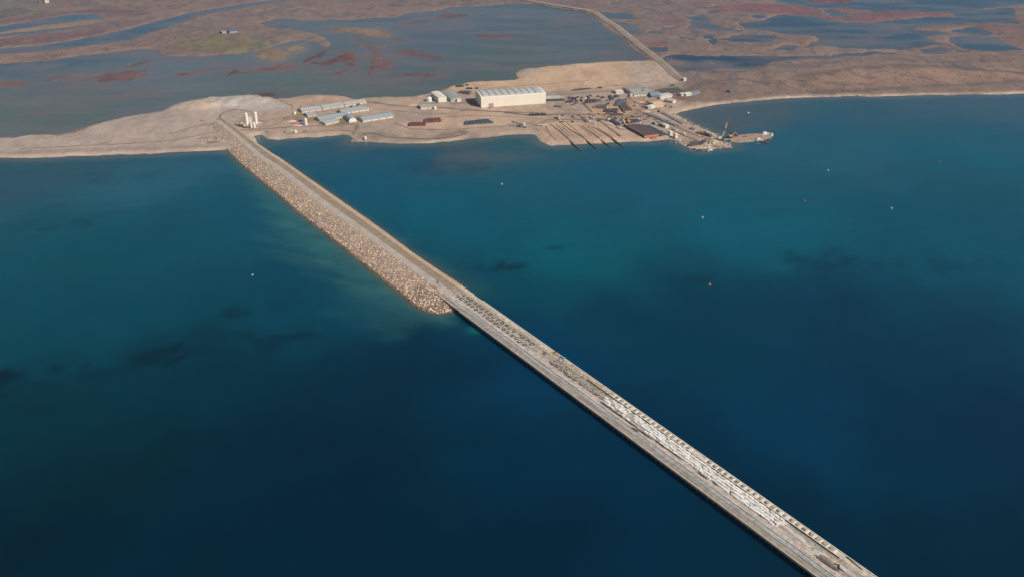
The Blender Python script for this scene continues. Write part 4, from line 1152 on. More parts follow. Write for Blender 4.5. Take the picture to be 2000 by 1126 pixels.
building('white_hut', 'white hut on the brown headland beside the green patch', 'hut', (1331,188.6), (1336,187.6), 8, 3.4, 'gable_x', 1.0, (220,214,202), (206,200,190), win=1)
building('long_white_hut', 'long white hut on the brown headland', 'hut', (1340,188.6), (1351,186.6), 10, 3.2, 'gable_x', 1.0, (226,220,206), (216,210,198), win=3)
building('blue_grey_hut', 'blue grey hut on the brown headland', 'hut', (1352,186.2), (1367,182.4), 9, 3.0, 'gable_x', 1.0, (150,156,160), (120,130,136), win=3)
building('blue_grey_hut', 'lone blue grey hut out on the brown headland', 'hut', (1425,181.6), (1437,181), 9, 2.6, 'gable_x', 1.0, (120,124,128), (112,116,120), win=3)
building('cream_hut', 'cream hut among the pipe stacks at the wharf root', 'hut', (1300,251), (1306,250), 8, 4.0, 'flat', 0, (226,220,206), (220,212,198), win=1)
building('cream_hut', 'tall cream hut close to the water at the wharf', 'hut', (1308.5,265.6), (1313,264.8), 5, 6.0, 'flat', 0, (226,216,200), (220,212,196), win=1)
building('cream_hut', 'cream hut at the very edge of the wharf bank', 'hut', (1319,269.5), (1323.5,268.8), 5, 5.0, 'flat', 0, (228,222,206), (220,214,200), win=1)
building('farm_shed', 'blue roofed farm shed on the green field', 'shed', (448,65), (464,63.4), 16, 3.4, 'gable_x', 1.5, (150,160,170), (86,108,136), z=1.8)
building('farm_shed', 'pale farm shed beside the blue roofed one', 'shed', (434,66), (443,65), 14, 3, 'gable_x', 1.0, (160,160,156), (150,156,160), z=1.8)
building('farmhouse', 'cream farmhouse on the far side of the river', 'house', (88,6), (96,5), 14, 5, 'gable_x', 2, (214,200,176), (190,172,150), z=1.8)
building('farmhouse', 'low grey farmhouse with dark yard beyond the river', 'house', (76,6), (84,5.5), 14, 4, 'gable_x', 1.5, (120,116,110), (104,100,98), z=1.8)

# ------------------------------------------------------------------ concrete plant, tanks, masts
M_silo = pm('silo_white', S(228,222,210), .05, .4, .6)
def silo(label, px, py, h, r, legs=0.0, dome=True, name='silo', cat='silo', mat=None, group=None):
    p = at(px, py, YZ); o = empty(name, (p.x, p.y, YZ), 0, label, cat, group)
    pr = [(r*.98, legs), (r, legs+.1), (r, legs+h-r*.35)]
    pr += [(r*.85, legs+h-r*.12), (r*.45, legs+h)] if dome else [(r, legs+h)]
    if legs: pr = [(r*.25, legs-r*1.1)]+pr
    else: pr[0] = (r, -.4)
    MB().lathe(pr, 16).build('shell', mat or M_silo, o)
    MB().lathe([(r*.2, legs+h-.1), (r*.2, legs+h+.8)], 8).build('vent', M_silo, o)
    mb_ = MB()
    for s in (-.2, .2): mb_.tube((s, -r-.12, .2), (s, -r-.12, legs+h-.3), .05, n=5)
    mb_.build('ladder', M_conc, o)
    if legs:
        for s, t_ in ((-1, -1), (-1, 1), (1, -1), (1, 1)):
            MB().box(s*r*.66-.18, s*r*.66+.18, t_*r*.66-.18, t_*r*.66+.18, -.4, legs+.3).build('leg', M_conc, o)
    return o
silo('tall white cement silo of the batching plant nearest the mixing ring', 483.5, 250.5, 18.0, 2.5, 4.5)
silo('tall white cement silo of the batching plant standing apart behind the short silos', 501, 245, 18.0, 2.5, 2.0)
silo('short thin white silo between the two tall cement silos', 491, 251.5, 7.2, 1.6, 1.2)
silo('short stout white silo beside the thin short one', 497, 251, 7.6, 2.1, 1.2)
silo('white upright tank beside the blue tarpaulin', 597.5, 244, 9.5, 2.3, 0, name='upright_tank', cat='tank')
silo('short white tank at the foot of the dark mast', 575.5, 223, 3.6, 2.3, 0, name='upright_tank', cat='tank')
silo('white round water tank beside the site office', 849.5, 213.6, 4.4, 2.2, 0, name='upright_tank', cat='tank')
silo('white globe tank on a dark base behind the site office', 838, 198, 7.0, 4.4, 0, name='globe_tank', cat='tank')
silo('small white tank standing on the bare beach', 713.5, 271.5, 3.4, 2.0, 0, name='upright_tank', cat='tank')
silo('white tank by the rubble on the beach near the causeway', 577, 259, 3.4, 2.2, 0, name='upright_tank', cat='tank')
silo('white round tank beside the grey crusher', 1162, 243.5, 3.0, 1.4, 0, name='upright_tank', cat='tank', mat=pm('tank_cream', S(214,200,160), .05, .5, .7))
silo('slim white post tank at the head of the steel stack', 1249.5, 245, 5.0, 1.0, 0, name='upright_tank', cat='tank')
p = at(474, 245.5, YZ); o = empty('mixing_ring', (p.x, p.y, YZ), 0, 'round beige mixing hopper ring of the batching plant', 'hopper')
MB().lathe([(4.4, -.3), (4.4, 3.4), (3.5, 3.4), (3.2, .3)], 18).build('ring_wall', pm('beige_concrete', S(206,190,164), .12, .4, .85), o)
mound('aggregate', 2.8, 2.8, 2.2, M_earth, o, (0, 0, .1), 0, 8)
for k in range(6): t_ = k*math.pi/3; MB().box(-.2, .2, 4.35, 4.7, -.2, 3.6).build('buttress', M_kerb, o, (0, 0, 0), t_)
p = at(489.5, 245, YZ); o = empty('batching_tower', (p.x, p.y, YZ), .2, 'pale cream batching tower with conveyor between the tall silos', 'tower')
MB().box(-3.0, 3.0, -2.5, 2.5, 4.5, 12.5).build('body', pm('cream_panel', S(212,204,190), .1, .4, .7), o)
for s, t_ in ((-1, -1), (-1, 1), (1, -1), (1, 1)): MB().box(s*2.6-.2, s*2.6+.2, t_*2.1-.2, t_*2.1+.2, -.3, 4.6).build('leg', M_conc, o)
MB().box(-3.2, 3.2, -2.7, 2.7, 12.5, 12.9).build('roof', M_kerb, o)
MB().add([(-9,-.6,.3),(-9,.6,.3),(-2.5,.6,10.6),(-2.5,-.6,10.6),(-9,-.6,-.2),(-9,.6,-.2),(-2.5,.6,10.0),(-2.5,-.6,10.0)], [(0,3,2,1),(4,5,6,7),(0,1,5,4),(2,3,7,6),(0,4,7,3),(1,2,6,5)]).build('conveyor', M_conc, o)
def mast(label, px, py, h, head=True, name='light_mast'):
    p = at(px, py, YZ); o = empty(name, (p.x, p.y, YZ), 0, label, 'mast')
    MB().tube((0, 0, -.4), (0, 0, h), .28, .14, 8).build('pole', M_rebar, o)
    if head:
        MB().box(-1.0, 1.0, -.25, .25, h-.4, h+.4).build('lamp_head', M_rebar, o)
        MB().box(-.5, .5, -.4, .4, h*.55, h*.55+1.4).build('box', M_rebar, o)
    return o
mast('tall dark lamp mast next to a short white tank', 571.5, 222.5, 14)
mast('thin dark mast at the end of the rearmost barracks', 587.5, 215, 6, True)
mast('thin dark mast on the lagoon bank behind the site office', 813, 195, 8, True)
mast('pale lamp mast beside the tall cream hut at the wharf', 1311, 259, 7, True)
mast('short mast in front of the wide warehouse with a white box', 1254, 184, 10, True)

# tarpaulins
def tarp(label, px, py, lng, wid, h, col, rz, seed):
    p = at(px, py, YZ)
    o = mound('tarpaulin', lng, wid, h, pm('tarp_%d_%d_%d' % col, S(*col), .12, .5, .6), None, (p.x, p.y, YZ), rz, seed, 10)
    tag(o, label, 'tarpaulin'); return o
tarp('bright blue tarpaulin heaped beside the white upright tank', 588, 237, 4.4, 6.5, 2.2, (40,72,140), .5, 11)
tarp('white tarpaulin heap with red one in front', 570, 237, 8, 7, 1.8, (206,192,182), -.4, 12)
tarp('red tarpaulin heap beside the blue one', 576, 241, 8, 6, 1.4, (196,110,92), .25, 13)
tarp('pale pink tarpaulin lying in front of the red heap', 582, 245.5, 9, 5, 1.0, (206,184,172), -.1, 14)

# ------------------------------------------------------------------ stacks of steel
def mix(c, a): return tuple(int(np.clip(x*random.uniform(1-a, 1+a), 0, 255)) for x in c)
def stack(label, quad, h, n, cols, name='steel_stack', cat='stack', layers=1, z=YZ, part='beam'):
    """beams running from edge 0-1 (near ends) to edge 3-2 (far ends)"""
    Q = [at(*q, z) for q in quad]
    cx = sum((q for q in Q), Vector())/4
    root = empty(name, (cx.x, cx.y, z), 0, label, cat)
    for k in range(layers):
        z0, z1 = h*k/layers-.08*(k == 0), h*(k+1)/layers
        for i in range(n):
            f0, f1 = i/n+.06/n, (i+1)/n-.06/n
            e0, e1 = random.uniform(0, .04), 1-random.uniform(0, .04)
            def pt(s, t_):
                a = Q[0].lerp(Q[1], s); b_ = Q[3].lerp(Q[2], s); return a.lerp(b_, t_)-cx
            poly = [pt(f0, e0), pt(f1, e0), pt(f1, e1), pt(f0, e1)]
            ar = sum(poly[j-1].x*poly[j].y-poly[j].x*poly[j-1].y for j in range(4))
            if ar < 0: poly = poly[::-1]
            c = random.choice(cols)
            MB().prism([(q.x, q.y) for q in poly], z0, z1-random.uniform(0, .12*h/layers)).build(part, pm('steel_%d_%d_%d' % c, S(*c), .22, .35, .75), root)
    return root
RS = [(104,84,78), (112,88,78), (96,82,80), (120,90,74), (92,84,86), (108,92,88)]
BG = [(72,82,92), (80,88,96), (66,76,88), (84,90,96)]
DKS = [(74,70,70), (84,78,76), (66,64,66), (90,82,76)]
stack('big stack of rusty steel plates with an orange front edge at the waterside', [(1258,269.4), (1287,265.4), (1256,246.5), (1216.5,247)], 3.4, 9, RS)
p0, p1 = at(1258.3, 269.8, YZ), at(1287.3, 265.8, YZ)
st = bpy.data.objects['steel_stack']; dd = (p1-p0)
MB().box(0, dd.length, -.5, .1, .5, 2.9).build('end_plate', pm('orange_rust', S(190,124,86), .18, .5, .8), st, (p0-st.location), math.atan2(dd.y, dd.x))
stack('dark blue grey steel stack leaning beside the big rusty one', [(1289,267), (1301,264), (1268,247.5), (1257,248)], 2.6, 4, BG)
stack('low rust red sheet pile stack, end on to the second red one', [(798,247.6), (832,246.2), (831,240.5), (799,241.5)], 2.6, 6, [(116,70,62), (108,66,60), (122,76,66)])
stack('rust red sheet pile stack farther from the water than its twin', [(829.5,241.2), (862.5,238.8), (859.5,232.5), (829,234.4)], 2.8, 6, [(118,72,64), (110,68,62), (124,78,68)])
stack('long blue grey steel stack lying alone on the sand', [(907,245), (964,241), (953,234.6), (908,238.5)], 2.2, 7, BG)
stack('long thin dark pipe bundle beside the yard track', [(1032,226.6), (1066,225.6), (1066,223.4), (1033,224.2)], 1.8, 3, [(60,56,56), (70,64,62)])
stack('grey steel plate stack in the storage yard, wider towards the hall', [(1158,211), (1184,213.5), (1186,205.5), (1163,207.5)], 1.8, 6, [(104,100,98), (112,106,102), (96,94,94)])
stack('dark brown steel stack in front of the grey plate stack', [(1178,219), (1205,221.5), (1209,214), (1181,214.5)], 2.0, 6, [(86,74,68), (94,82,74)])
stack('brown pipe stack running long towards the wharf track', [(1217,219), (1236,216.5), (1218,201), (1206,203)], 2.2, 6, [(100,84,76), (110,92,80), (92,84,82)])
stack('blue grey pipe stack behind the long brown one', [(1199,208), (1212,208), (1222,195.5), (1206,196.5)], 2.2, 5, [(94,100,110), (104,106,112), (84,92,106)])
stack('dark brown bar bundle nearest the yard crossing', [(1191,226.8), (1218,225.6), (1216,222.8), (1191,223.4)], 1.6, 3, [(80,66,60), (96,80,70)])
stack('dark striped bar stack beside the white van', [(1206,246.6), (1213,244.6), (1195.5,234.2), (1190,236)], 2.0, 4, [(74,66,66), (84,74,72)])
stack('dark steel bundle behind the long brown stack', [(1193,196.6), (1200,194.4), (1193,187.4), (1188,188)], 1.8, 3, DKS)
stack('small dark steel bundle near the cream white shed', [(1202,191.6), (1209,190.4), (1205,187), (1199,187.6)], 1.8, 3, DKS)
stack('dark grey steel heap beside the crooked yard track', [(1143,202.5), (1160,201.4), (1164,195.5), (1145,195.6)], 2.0, 5, DKS)
stack('grey brown steel heap next to the dark grey one', [(1161,201), (1175,199), (1172,195.6), (1163,196)], 1.8, 4, [(110,100,92), (98,90,84)])
stack('short dark beam bundle by the bend of the crooked track', [(1148,194), (1152.5,193), (1149,188.6), (1145.5,189)], 1.6, 2, DKS)
stack('small dark bundle out on the storage yard near the road', [(1165,190.4), (1171,190), (1170,188.2), (1166,188.2)], 1.6, 2, DKS)
stack('small grey bundle out on the storage yard', [(1173,193), (1180.5,192.6), (1180,189.6), (1174,190)], 1.8, 3, [(84,82,84), (92,88,88)])
stack('blue black container stack beside the open sheds', [(1117,195.8), (1126,195.2), (1125.5,192.2), (1118,192.6)], 2.6, 2, [(48,54,70), (56,60,74)])
stack('brown scrap bundle in front of the open sheds', [(1104,201.4), (1119,200.8), (1117,197.8), (1106,198.4)], 2.0, 3, [(76,66,58), (88,76,64)])
stack('small brown scrap bundle next to the blue black containers', [(1122,200.2), (1130,200.2), (1127,197.8), (1122,198)], 1.6, 2, [(84,74,64), (92,80,70)])
stack('grey timber stack on the sand before the hall end', [(1082,209.2), (1097,211.4), (1094,207), (1083,206.8)], 1.4, 4, [(118,112,98), (104,98,88)])
stack('long dark beam heap on the sand behind the hall road', [(1115,178.2), (1156,173.6), (1150,172.6), (1121,175.4)], 1.2, 3, [(84,70,60), (96,80,66)])
stack('short dark beam heap at the end of the long one', [(1166,172.8), (1176,172.8), (1174,170.8), (1168,171.6)], 1.6, 2, [(72,62,54)])
stack('blue black pipe bundle on the lagoon bank above the green grey shed', [(890,170.6), (907,170), (905,168), (891,168.6)], 1.6, 3, [(54,56,66), (66,64,68)])
stack('dark pipe bundle on the sand behind the green grey shed', [(911,174.8), (923,174.6), (922,172.8), (911,172.6)], 1.6, 2, [(52,56,66)])
stack('smallest dark bundle on the sand behind the hall', [(928,174.2), (934,174), (934,172.4), (928,172.6)], 1.6, 2, [(50,54,64)])
stack('dark brown pipe heap next to the smallest bundles', [(909,168), (916,167.8), (915,166.2), (909,166.4)], 1.4, 2, [(70,60,54)])
stack('grey brown plate heap between the green grey shed and the hall', [(893,181.6), (917,186), (921,179.4), (899,178.4)], 1.6, 5, [(92,84,80), (82,78,78), (104,94,86)])
stack('long blue grey pipe string lying along the wharf track', [(1258,222.4), (1262,221.4), (1327,247.6), (1321,248.4)], 1.6, 3, [(98,108,116), (86,98,108), (132,136,136)])
stack('pale pipe string lying along the outer bank of the wharf', [(1290,220.6), (1296,219.6), (1337,242), (1333,244)], 1.4, 3, [(128,132,132), (104,110,114), (160,154,144)])
stack('dark stern beams piled on the wharf end', [(1345,284.5), (1372,283.2), (1380,276), (1350,279.5)], 1.6, 5, [(96,88,86), (78,74,74), (112,98,90)])
stack('grey steel frames piled in the middle of the wharf', [(1346,252.5), (1356,254.4), (1360,252.2), (1350,250)], 1.6, 3, [(120,124,128), (104,110,116)])
stack('dark machinery row on the outer bank of the wharf', [(1360,260.4), (1388,268.6), (1391,265.6), (1366,257.8)], 2.2, 6, [(108,92,78), (72,66,64), (150,126,98), (60,58,60)])
stack('pale stone block row edging the wharf end', [(1358,292.4), (1390,290), (1390,287.6), (1357,289.6)], 1.2, 4, [(206,190,166), (190,174,152)], part='block')
stack('rust brown launching ramp plates at the water edge', [(1272,271.5), (1284,270.6), (1284,267.8), (1270,268.6)], 1.0, 3, [(172,132,108), (186,146,118)], z=1.4)
stack('low wooden landing stage on the beach by the small bay', [(684,278.4), (700,278.6), (694,274.2), (686,275)], 1.0, 4, [(172,146,124), (150,126,110)], z=.6, name='landing_stage', cat='jetty', part='plank')
stack('stack of grey plates on the sand behind the parked white van', [(1203,250), (1217,254.4), (1224,251.4), (1209,248)], 1.2, 4, [(170,158,142), (196,180,158), (140,134,126)])
stack('rusty heap of plates against the rearmost barracks', [(696,207.2), (703,205.4), (703,203.4), (697,204.6)], 1.6, 2, [(120,80,58), (96,70,56)])
stack('small dark block pair in front of the barracks rows', [(684,209.8), (688,209.4), (688,208), (684,208.2)], 1.6, 2, [(44,42,44)])

# loose goods all over the storage yard and the wharf
def clutter(name, kinds, what, cat, n, areas, smin, smax):
    k_ = 0
    while k_ < n:
        (x0_, y0_, x1_, y1_), where = random.choice(areas)
        px, py = random.uniform(x0_, x1_), random.uniform(y0_, y1_)
        p_ = at(px, py, YZ)
        if gz(p_.x, p_.y) < 1.7: continue
        sc = random.uniform(smin, smax); word, me_ = random.choice(kinds)
        o_ = place(name, me_, None, (p_.x, p_.y, YZ-.05), random.choice([.25, .25, 1.8, -.6])+random.uniform(-.2, .2), (sc, sc, sc))
        tag(o_, word+' '+what+' '+where, cat, word+' '+what+' '+where); k_ += 1
YA = [((1140,186,1200,226), 'in the storage yard by the crooked track'), ((1105,188,1135,206), 'on the sand by the open sheds'), ((1200,188,1236,226), 'around the long brown pipe stack'),
      ((1238,192,1300,228), 'on the sand between the warehouse and the wharf track'), ((1185,228,1240,244), 'by the striped bar stack'), ((1240,228,1300,252), 'behind the big rusty stack'), ((1090,226,1184,240), 'on the sand above the slipway rails')]
WA = [((1330,244,1400,276), 'on the middle of the wharf'), ((1345,262,1412,288), 'on the wharf tip'), ((1290,250,1330,268), 'at the root of the wharf')]
def crate_mesh(c):
    m_ = MB().box(-1.6, 1.6, -1.1, 1.1, 0, 1.5)
    for x_ in (-1.2, 0, 1.2): m_.box(x_-.12, x_+.12, -1.18, 1.18, .05, 1.58)
    return m_.mesh('steel_crate', pm('crate_%d_%d_%d' % c, S(*c), .2, .6, .8))
def pipes_mesh(c):
    m_ = MB()
    for r_, y_ in ((0, -.9), (0, 0), (0, .9), (1, -.45), (1, .45)): m_.tube((-4, y_, .45+r_*.75), (4, y_, .45+r_*.75), .44, n=7)
    return m_.mesh('pipe_bundle', pm('pipes_%d_%d_%d' % c, S(*c), .2, .5, .75))
def block_mesh(c):
    return MB().prism([(-1.3, -.8), (1.2, -.9), (1.35, .7), (-1.2, .85)], -.1, 1.1).mesh('concrete_block', pm('block_%d_%d_%d' % c, S(*c), .15, .6, .9))
def plates_mesh(c):
    m_ = MB()
    for k_ in range(3): m_.box(-3+.3*k_, 3-.2*k_, -1.3+.1*k_, 1.3, .3*k_, .3*k_+.26)
    return m_.mesh('plate_pile', pm('plates_%d_%d_%d' % c, S(*c), .25, .5, .8))
clutter('steel_crate', [('blackish', crate_mesh((64,62,66))), ('brown', crate_mesh((84,70,60))), ('blue grey', crate_mesh((70,80,92)))], 'loose steel crate', 'crate', 34, YA, .7, 1.3)
clutter('pipe_bundle', [('grey', pipes_mesh((78,72,70))), ('rusty', pipes_mesh((104,84,70))), ('blue grey', pipes_mesh((88,94,100)))], 'short loose pipe bundle', 'pipes', 34, YA+WA, .6, 1.1)
clutter('plate_pile', [('dark brown', plates_mesh((92,76,66))), ('grey', plates_mesh((80,78,80))), ('rust orange', plates_mesh((124,92,72)))], 'low loose plate pile', 'plates', 40, YA, .7, 1.4)
clutter('concrete_block', [('beige', block_mesh((206,194,174))), ('white', block_mesh((222,212,196))), ('grey', block_mesh((176,164,146)))], 'loose concrete block', 'block', 44, YA+WA+WA, .7, 1.4)

# slipway rails running down into the water
def rail(label, pts, w, h, cols):
    P = [at(x, y, YZ) for x, y in pts[:-2]]+[at(*pts[-2], .9), at(*pts[-1], 0.0)]
    root = empty('slipway_rail', P[-3], 0, label, 'slipway', 'slipway rails')
    for k, (a, b_) in enumerate(zip(P[:-1], P[1:])):
        d_ = (b_-a); n_ = Vector((-d_.y, d_.x, 0)).normalized()*w/2
        za = [YZ+.12+.0, YZ+h*.5][k > 1] if a.z > 1.5 else a.z
        vs_ = []
        tops = (max(a.z+.15+(h if k >= 1 else .1)*.5, .4), max(b_.z+.15+h*.4, .25))
        for q, zt in ((a, tops[0]), (b_, tops[1])):
            for s in (-1, 1): vs_.append((q.x+s*n_.x, q.y+s*n_.y, zt))
            for s in (-1, 1): vs_.append((q.x+s*n_.x, q.y+s*n_.y, min(q.z, YZ)-2.4))
        vs_ = [tuple(Vector(v_)-P[-3]) for v_ in vs_]
        c = cols[min(k, len(cols)-1)]
        MB().add(vs_, [(0,1,5,4),(0,4,6,2),(1,3,7,5),(0,2,3,1),(4,5,7,6)]).build('beam', pm('rail_%d_%d_%d' % c, S(*c), .2, .3, .9), root)
rc_ = [(126,108,92), (120,102,88), (84,74,68), (96,80,74), (136,104,100)]
rail('slipway rail farthest from the rusty steel stack', [(1074,242.5),(1094,257),(1105.5,267.7),(1121,283),(1138,296.5)], 1.7, 1.2, rc_)
rail('second slipway rail, its upper part doubled by a thin rail', [(1095.6,240.7),(1118,257),(1136,266.5),(1149.6,278.5),(1167.6,293)], 1.7, 1.2, rc_)
rail('third slipway rail counted from the launching beach', [(1136,246),(1160.4,262.3),(1166,267),(1176.6,276.7),(1196.4,289.3)], 1.7, 1.2, rc_)
rail('slipway rail closest to the rusty steel stack', [(1155,247),(1180,260.5),(1194.6,270.4),(1206,278.8),(1219.6,288.3)], 1.7, 1.2, rc_)
for pts in ([(1105.5,239),(1120,251),(1136,265)], [(1098,248),(1110,258),(1120,265.5)], [(1046,251),(1053,256.5)], [(1080,236),(1096,237),(1108,238.4),(1120,236)], [(1056,238),(1075,237),(1083,238.6)],
            [(1118,230),(1123,234),(1131,235)], [(1132,230),(1138,234),(1146,235)], [(1086,244),(1100,256),(1112,266)], [(1128,244),(1146,257),(1156,265)], [(1146,246),(1164,258),(1174,266)], [(1062,252),(1076,264),(1086,274)], [(1060,240),(1066,247),(1072,258)], [(1166,250),(1186,262),(1196,268)], [(1205,262),(1212,270),(1222,271)]):
    strip('track', pts, 1.8, M_trackd, label='dark narrow launching groove in the sand')

# rubbish heaps
def heap(label, px, py, lng, wid, h, col, rz=0.0, name='spoil_heap', cat='heap', z=YZ):
    p = at(px, py, z); zz = max(gz(p.x, p.y), .1)
    o = mound(name, lng, wid, h, pm('heap_%d_%d_%d' % col, S(*col), .25, .4, .95, bump=.5), None, (p.x, p.y, zz-.05), rz, int(px*7+py))
    return tag(o, label, cat)
heap('pale rubble heap beside the tall silos', 505, 240, 6, 4, 1.0, (196,176,156))
heap('brown earth patch heap beside the silos', 515, 236.5, 7, 3, .6, (150,118,98))
heap('dark stone heap on the beach below the tarpaulins', 597, 257, 5, 3, 1.0, (130,118,108))
heap('grey concrete rubble heap beside the beach tank', 570, 256, 5, 4, 1.4, (186,172,156))
heap('short dark log heap on the beach', 556.5, 258.5, 1.2, 5, .8, (96,82,74), .4)
heap('dark log by the beach rubble', 522, 257, 3, 2, .8, (86,76,70))
heap('grey stony heap on the spit beside the causeway root', 405, 270, 14, 9, 1.6, (150,138,126), .2)
heap('brown stony heap at the foot of the causeway root', 418, 278, 12, 5, 1.2, (134,112,96), .2)
heap('dark driftwood line on the spit beach', 202, 280, 11, 2, .6, (110,98,86), .1)
heap('brown ramp heap on the spit', 395, 236, 4, 3, 1.2, (140,104,82))
heap('dark log heap by the curved track', 426, 233, 4, 2, .8, (104,92,80), .2)
heap('beige cone of gravel by the site office', 802, 205, 12, 10, 2.0, (196,158,120))
heap('dark stain of cinders in front of the white workshop', 905, 216, 12, 3, .3, (130,114,102))
heap('pale plaster heap by the bend of the wharf track', 1252, 200, 6, 4, 1.2, (206,180,152))
heap('tan gravel heap beside the wharf track', 1262, 218, 8, 6, 1.2, (204,168,136))
heap('dark blue oval pile of chain among the wharf stacks', 1243.5, 236, 8.5, 9, 1.6, (64,74,88))
heap('orange brown scrap heap behind the big rusty stack', 1238, 242, 9, 4, 1.0, (166,120,88))
heap('blue scrap heap behind the big rusty stack', 1258, 246.5, 9, 7, 1.0, (60,78,98))
heap('white rubble at the tip of the wharf', 1387, 291.5, 4, 3, 1.2, (214,204,188), z=1.0)
heap('brown stone heap at the tip of the wharf', 1398, 284, 8, 5, 1.4, (140,112,92))
heap('pale stone heap beside the crane', 1396, 274.5, 5, 4, 1.4, (200,178,150))
heap('sand coloured block heap near the crane', 1394, 279.5, 3.5, 4, 2.4, (222,196,160))
heap('pink rubble spur reaching into the water at the wharf tip', 1416, 286, 10, 5, 1.6, (172,136,116), z=.6)

# machines and vehicles in the yard
def excavator(label, px, py, rz, col, k=1.0, z=YZ, zz=None):
    p = at(px, py, z); o = empty('excavator', (p.x, p.y, z if zz is None else zz), rz, label, 'excavator')
    for s in (-1, 1): MB().box(-2.2*k, 2.2*k, s*1.4*k-.4*k, s*1.4*k+.4*k, -.1, .9*k).build('track_unit', M_tyre, o)
    MB().box(-2.2*k, 1.4*k, -1.4*k, 1.4*k, .9*k, 2.3*k).build('body', paint(*col), o)
    MB().box(.2*k, 1.6*k, .1*k, 1.4*k, 2.3*k, 3.3*k).build('cab', M_glass, o)
    MB().tube((1.2*k, -.3*k, 1.8*k), (5.0*k, -.3*k, 4.6*k), .4*k, .3*k, 6).build('boom', paint(*col), o)
    a_ = MB().tube((5.0*k, -.3*k, 4.6*k), (6.8*k, -.3*k, 1.6*k), .28*k, .2*k, 6).build('arm', paint(*col), o)
    MB().prism([(6.3*k, -.9*k), (7.5*k, -.9*k), (7.5*k, .3*k), (6.3*k, .3*k)], .5*k, 1.6*k).build('bucket', M_rebar, o)
    return o
excavator('orange excavator among the scrap behind the big rusty stack', 1225, 240, 2.4, (206,140,56), 1.7)
excavator('small orange excavator on the pier next to the blue truck', 1083, 689, pa, (214,150,70), .55, z=DZ)
truck('white truck with dark cab where the yard tracks cross', (*at(1155, 232.5, YZ)[:2], YZ), 2.6, (56,52,60), (214,206,200), 1.0)
truck('grey tipper standing above the slipway rails', (*at(1088, 232.5, YZ)[:2], YZ), 2.4, (150,146,138), (196,184,164), 1.0)
truck('white van parked beside the dark striped bar stack', (*at(1192, 244, YZ)[:2], YZ), 2.9, (232,232,230), (232,232,230), .8, tall=2.0, cat='van', name='delivery_van')
truck('dark blue truck with cream load at the head of the striped bar stack', (*at(1188, 235.5, YZ)[:2], YZ), 3.6, (38,48,70), (214,190,160), .9)
truck('white truck by the scrap behind the orange excavator', (*at(1218, 239.5, YZ)[:2], YZ), 1.8, (216,212,204), (222,216,206), .8)
truck('teal machine truck parked among the wharf stacks', (*at(1278, 243, YZ)[:2], YZ), 2.0, (130,160,170), (150,176,184), 1.0)
truck('grey truck passing the wharf stacks', (*at(1290, 245.5, YZ)[:2], YZ), 2.4, (170,160,150), (190,180,168), .9)
truck('cream pickup beside the white lying pontoon', (*at(1054, 245.6, YZ)[:2], YZ), 3.2, (206,188,160), (212,194,166), .9, tall=1.2)
for i, (px, py, c, lab) in enumerate([(1262,195.5,(222,206,180),'cream car parked on the yard in front of the wide warehouse'), (1286,199,(226,222,214),'white car parked before the blue grey workshop'),
    (1303,194.5,(110,120,128),'grey car in the open yard of the white house'), (1311,194,(196,200,202),'silver car in the open yard of the white house'), (1310,210,(96,84,74),'dark brown car on the sand by the bay'),
    (1293,213,(222,206,182),'cream car beside the salmon roofed store'), (1244,206,(206,200,194),'pale car beside the plaster heap'), (1239,207.4,(70,72,84),'dark car in front of the pale car')]):
    p = at(px, py, YZ); car(lab, (p.x, p.y, YZ-.02), i*.7, c)
# crusher with conveyor
p = at(1021, 249, YZ); o = empty('stone_crusher', (p.x, p.y, YZ), 2.6, 'grey stone crusher with long conveyor and round screen on the beach', 'crusher')
MB().tube((0, -2.2, 3.4), (0, 2.2, 3.4), 3.6, n=16).build('screen_drum', pm('grey_steel', S(186,184,176), .12, .4, .7), o)
MB().box(-5, 5, -1.6, 1.6, -.2, 1.2).build('chassis', M_rebar, o)
MB().box(2.5, 6.5, -2.2, 2.2, 1.2, 4.6).build('hopper', M_conc, o)
MB().add([(5,-.7,4.2),(5,.7,4.2),(19,.7,6.5),(19,-.7,6.5),(5,-.7,3.4),(5,.7,3.4),(19,.7,5.7),(19,-.7,5.7)], [(0,1,2,3),(7,6,5,4),(0,4,5,1),(2,6,7,3),(0,3,7,4),(1,5,6,2)]).build('conveyor', M_rebar, o)
for x in (9, 16):
    for s in (-.6, .6): MB().tube((x, s, -.3), (x, s, 5), .15, n=6).build('leg', M_rebar, o)
p = at(1064, 246, YZ); o = empty('lying_tank', (p.x, p.y, YZ), .1, 'cream cylindrical tank lying on the slipway sand', 'tank')
MB().tube((-4.5, 0, 1.2), (4.5, 0, 1.2), 1.3, n=12).build('shell', pm('tank_cream2', S(206,190,166), .08, .5, .7), o)
for s in (-2.8, 2.8): MB().box(s-.3, s+.3, -1.2, 1.2, -.2, .8).build('saddle', M_rebar, o)
MB().tube((4.5, 0, 1.2), (4.9, 0, 1.2), .5, n=8).build('hatch', M_rebar, o)
mast('pale satellite mast above the wide warehouse roof', 1257.5, 183, 9, True, 'antenna_mast')

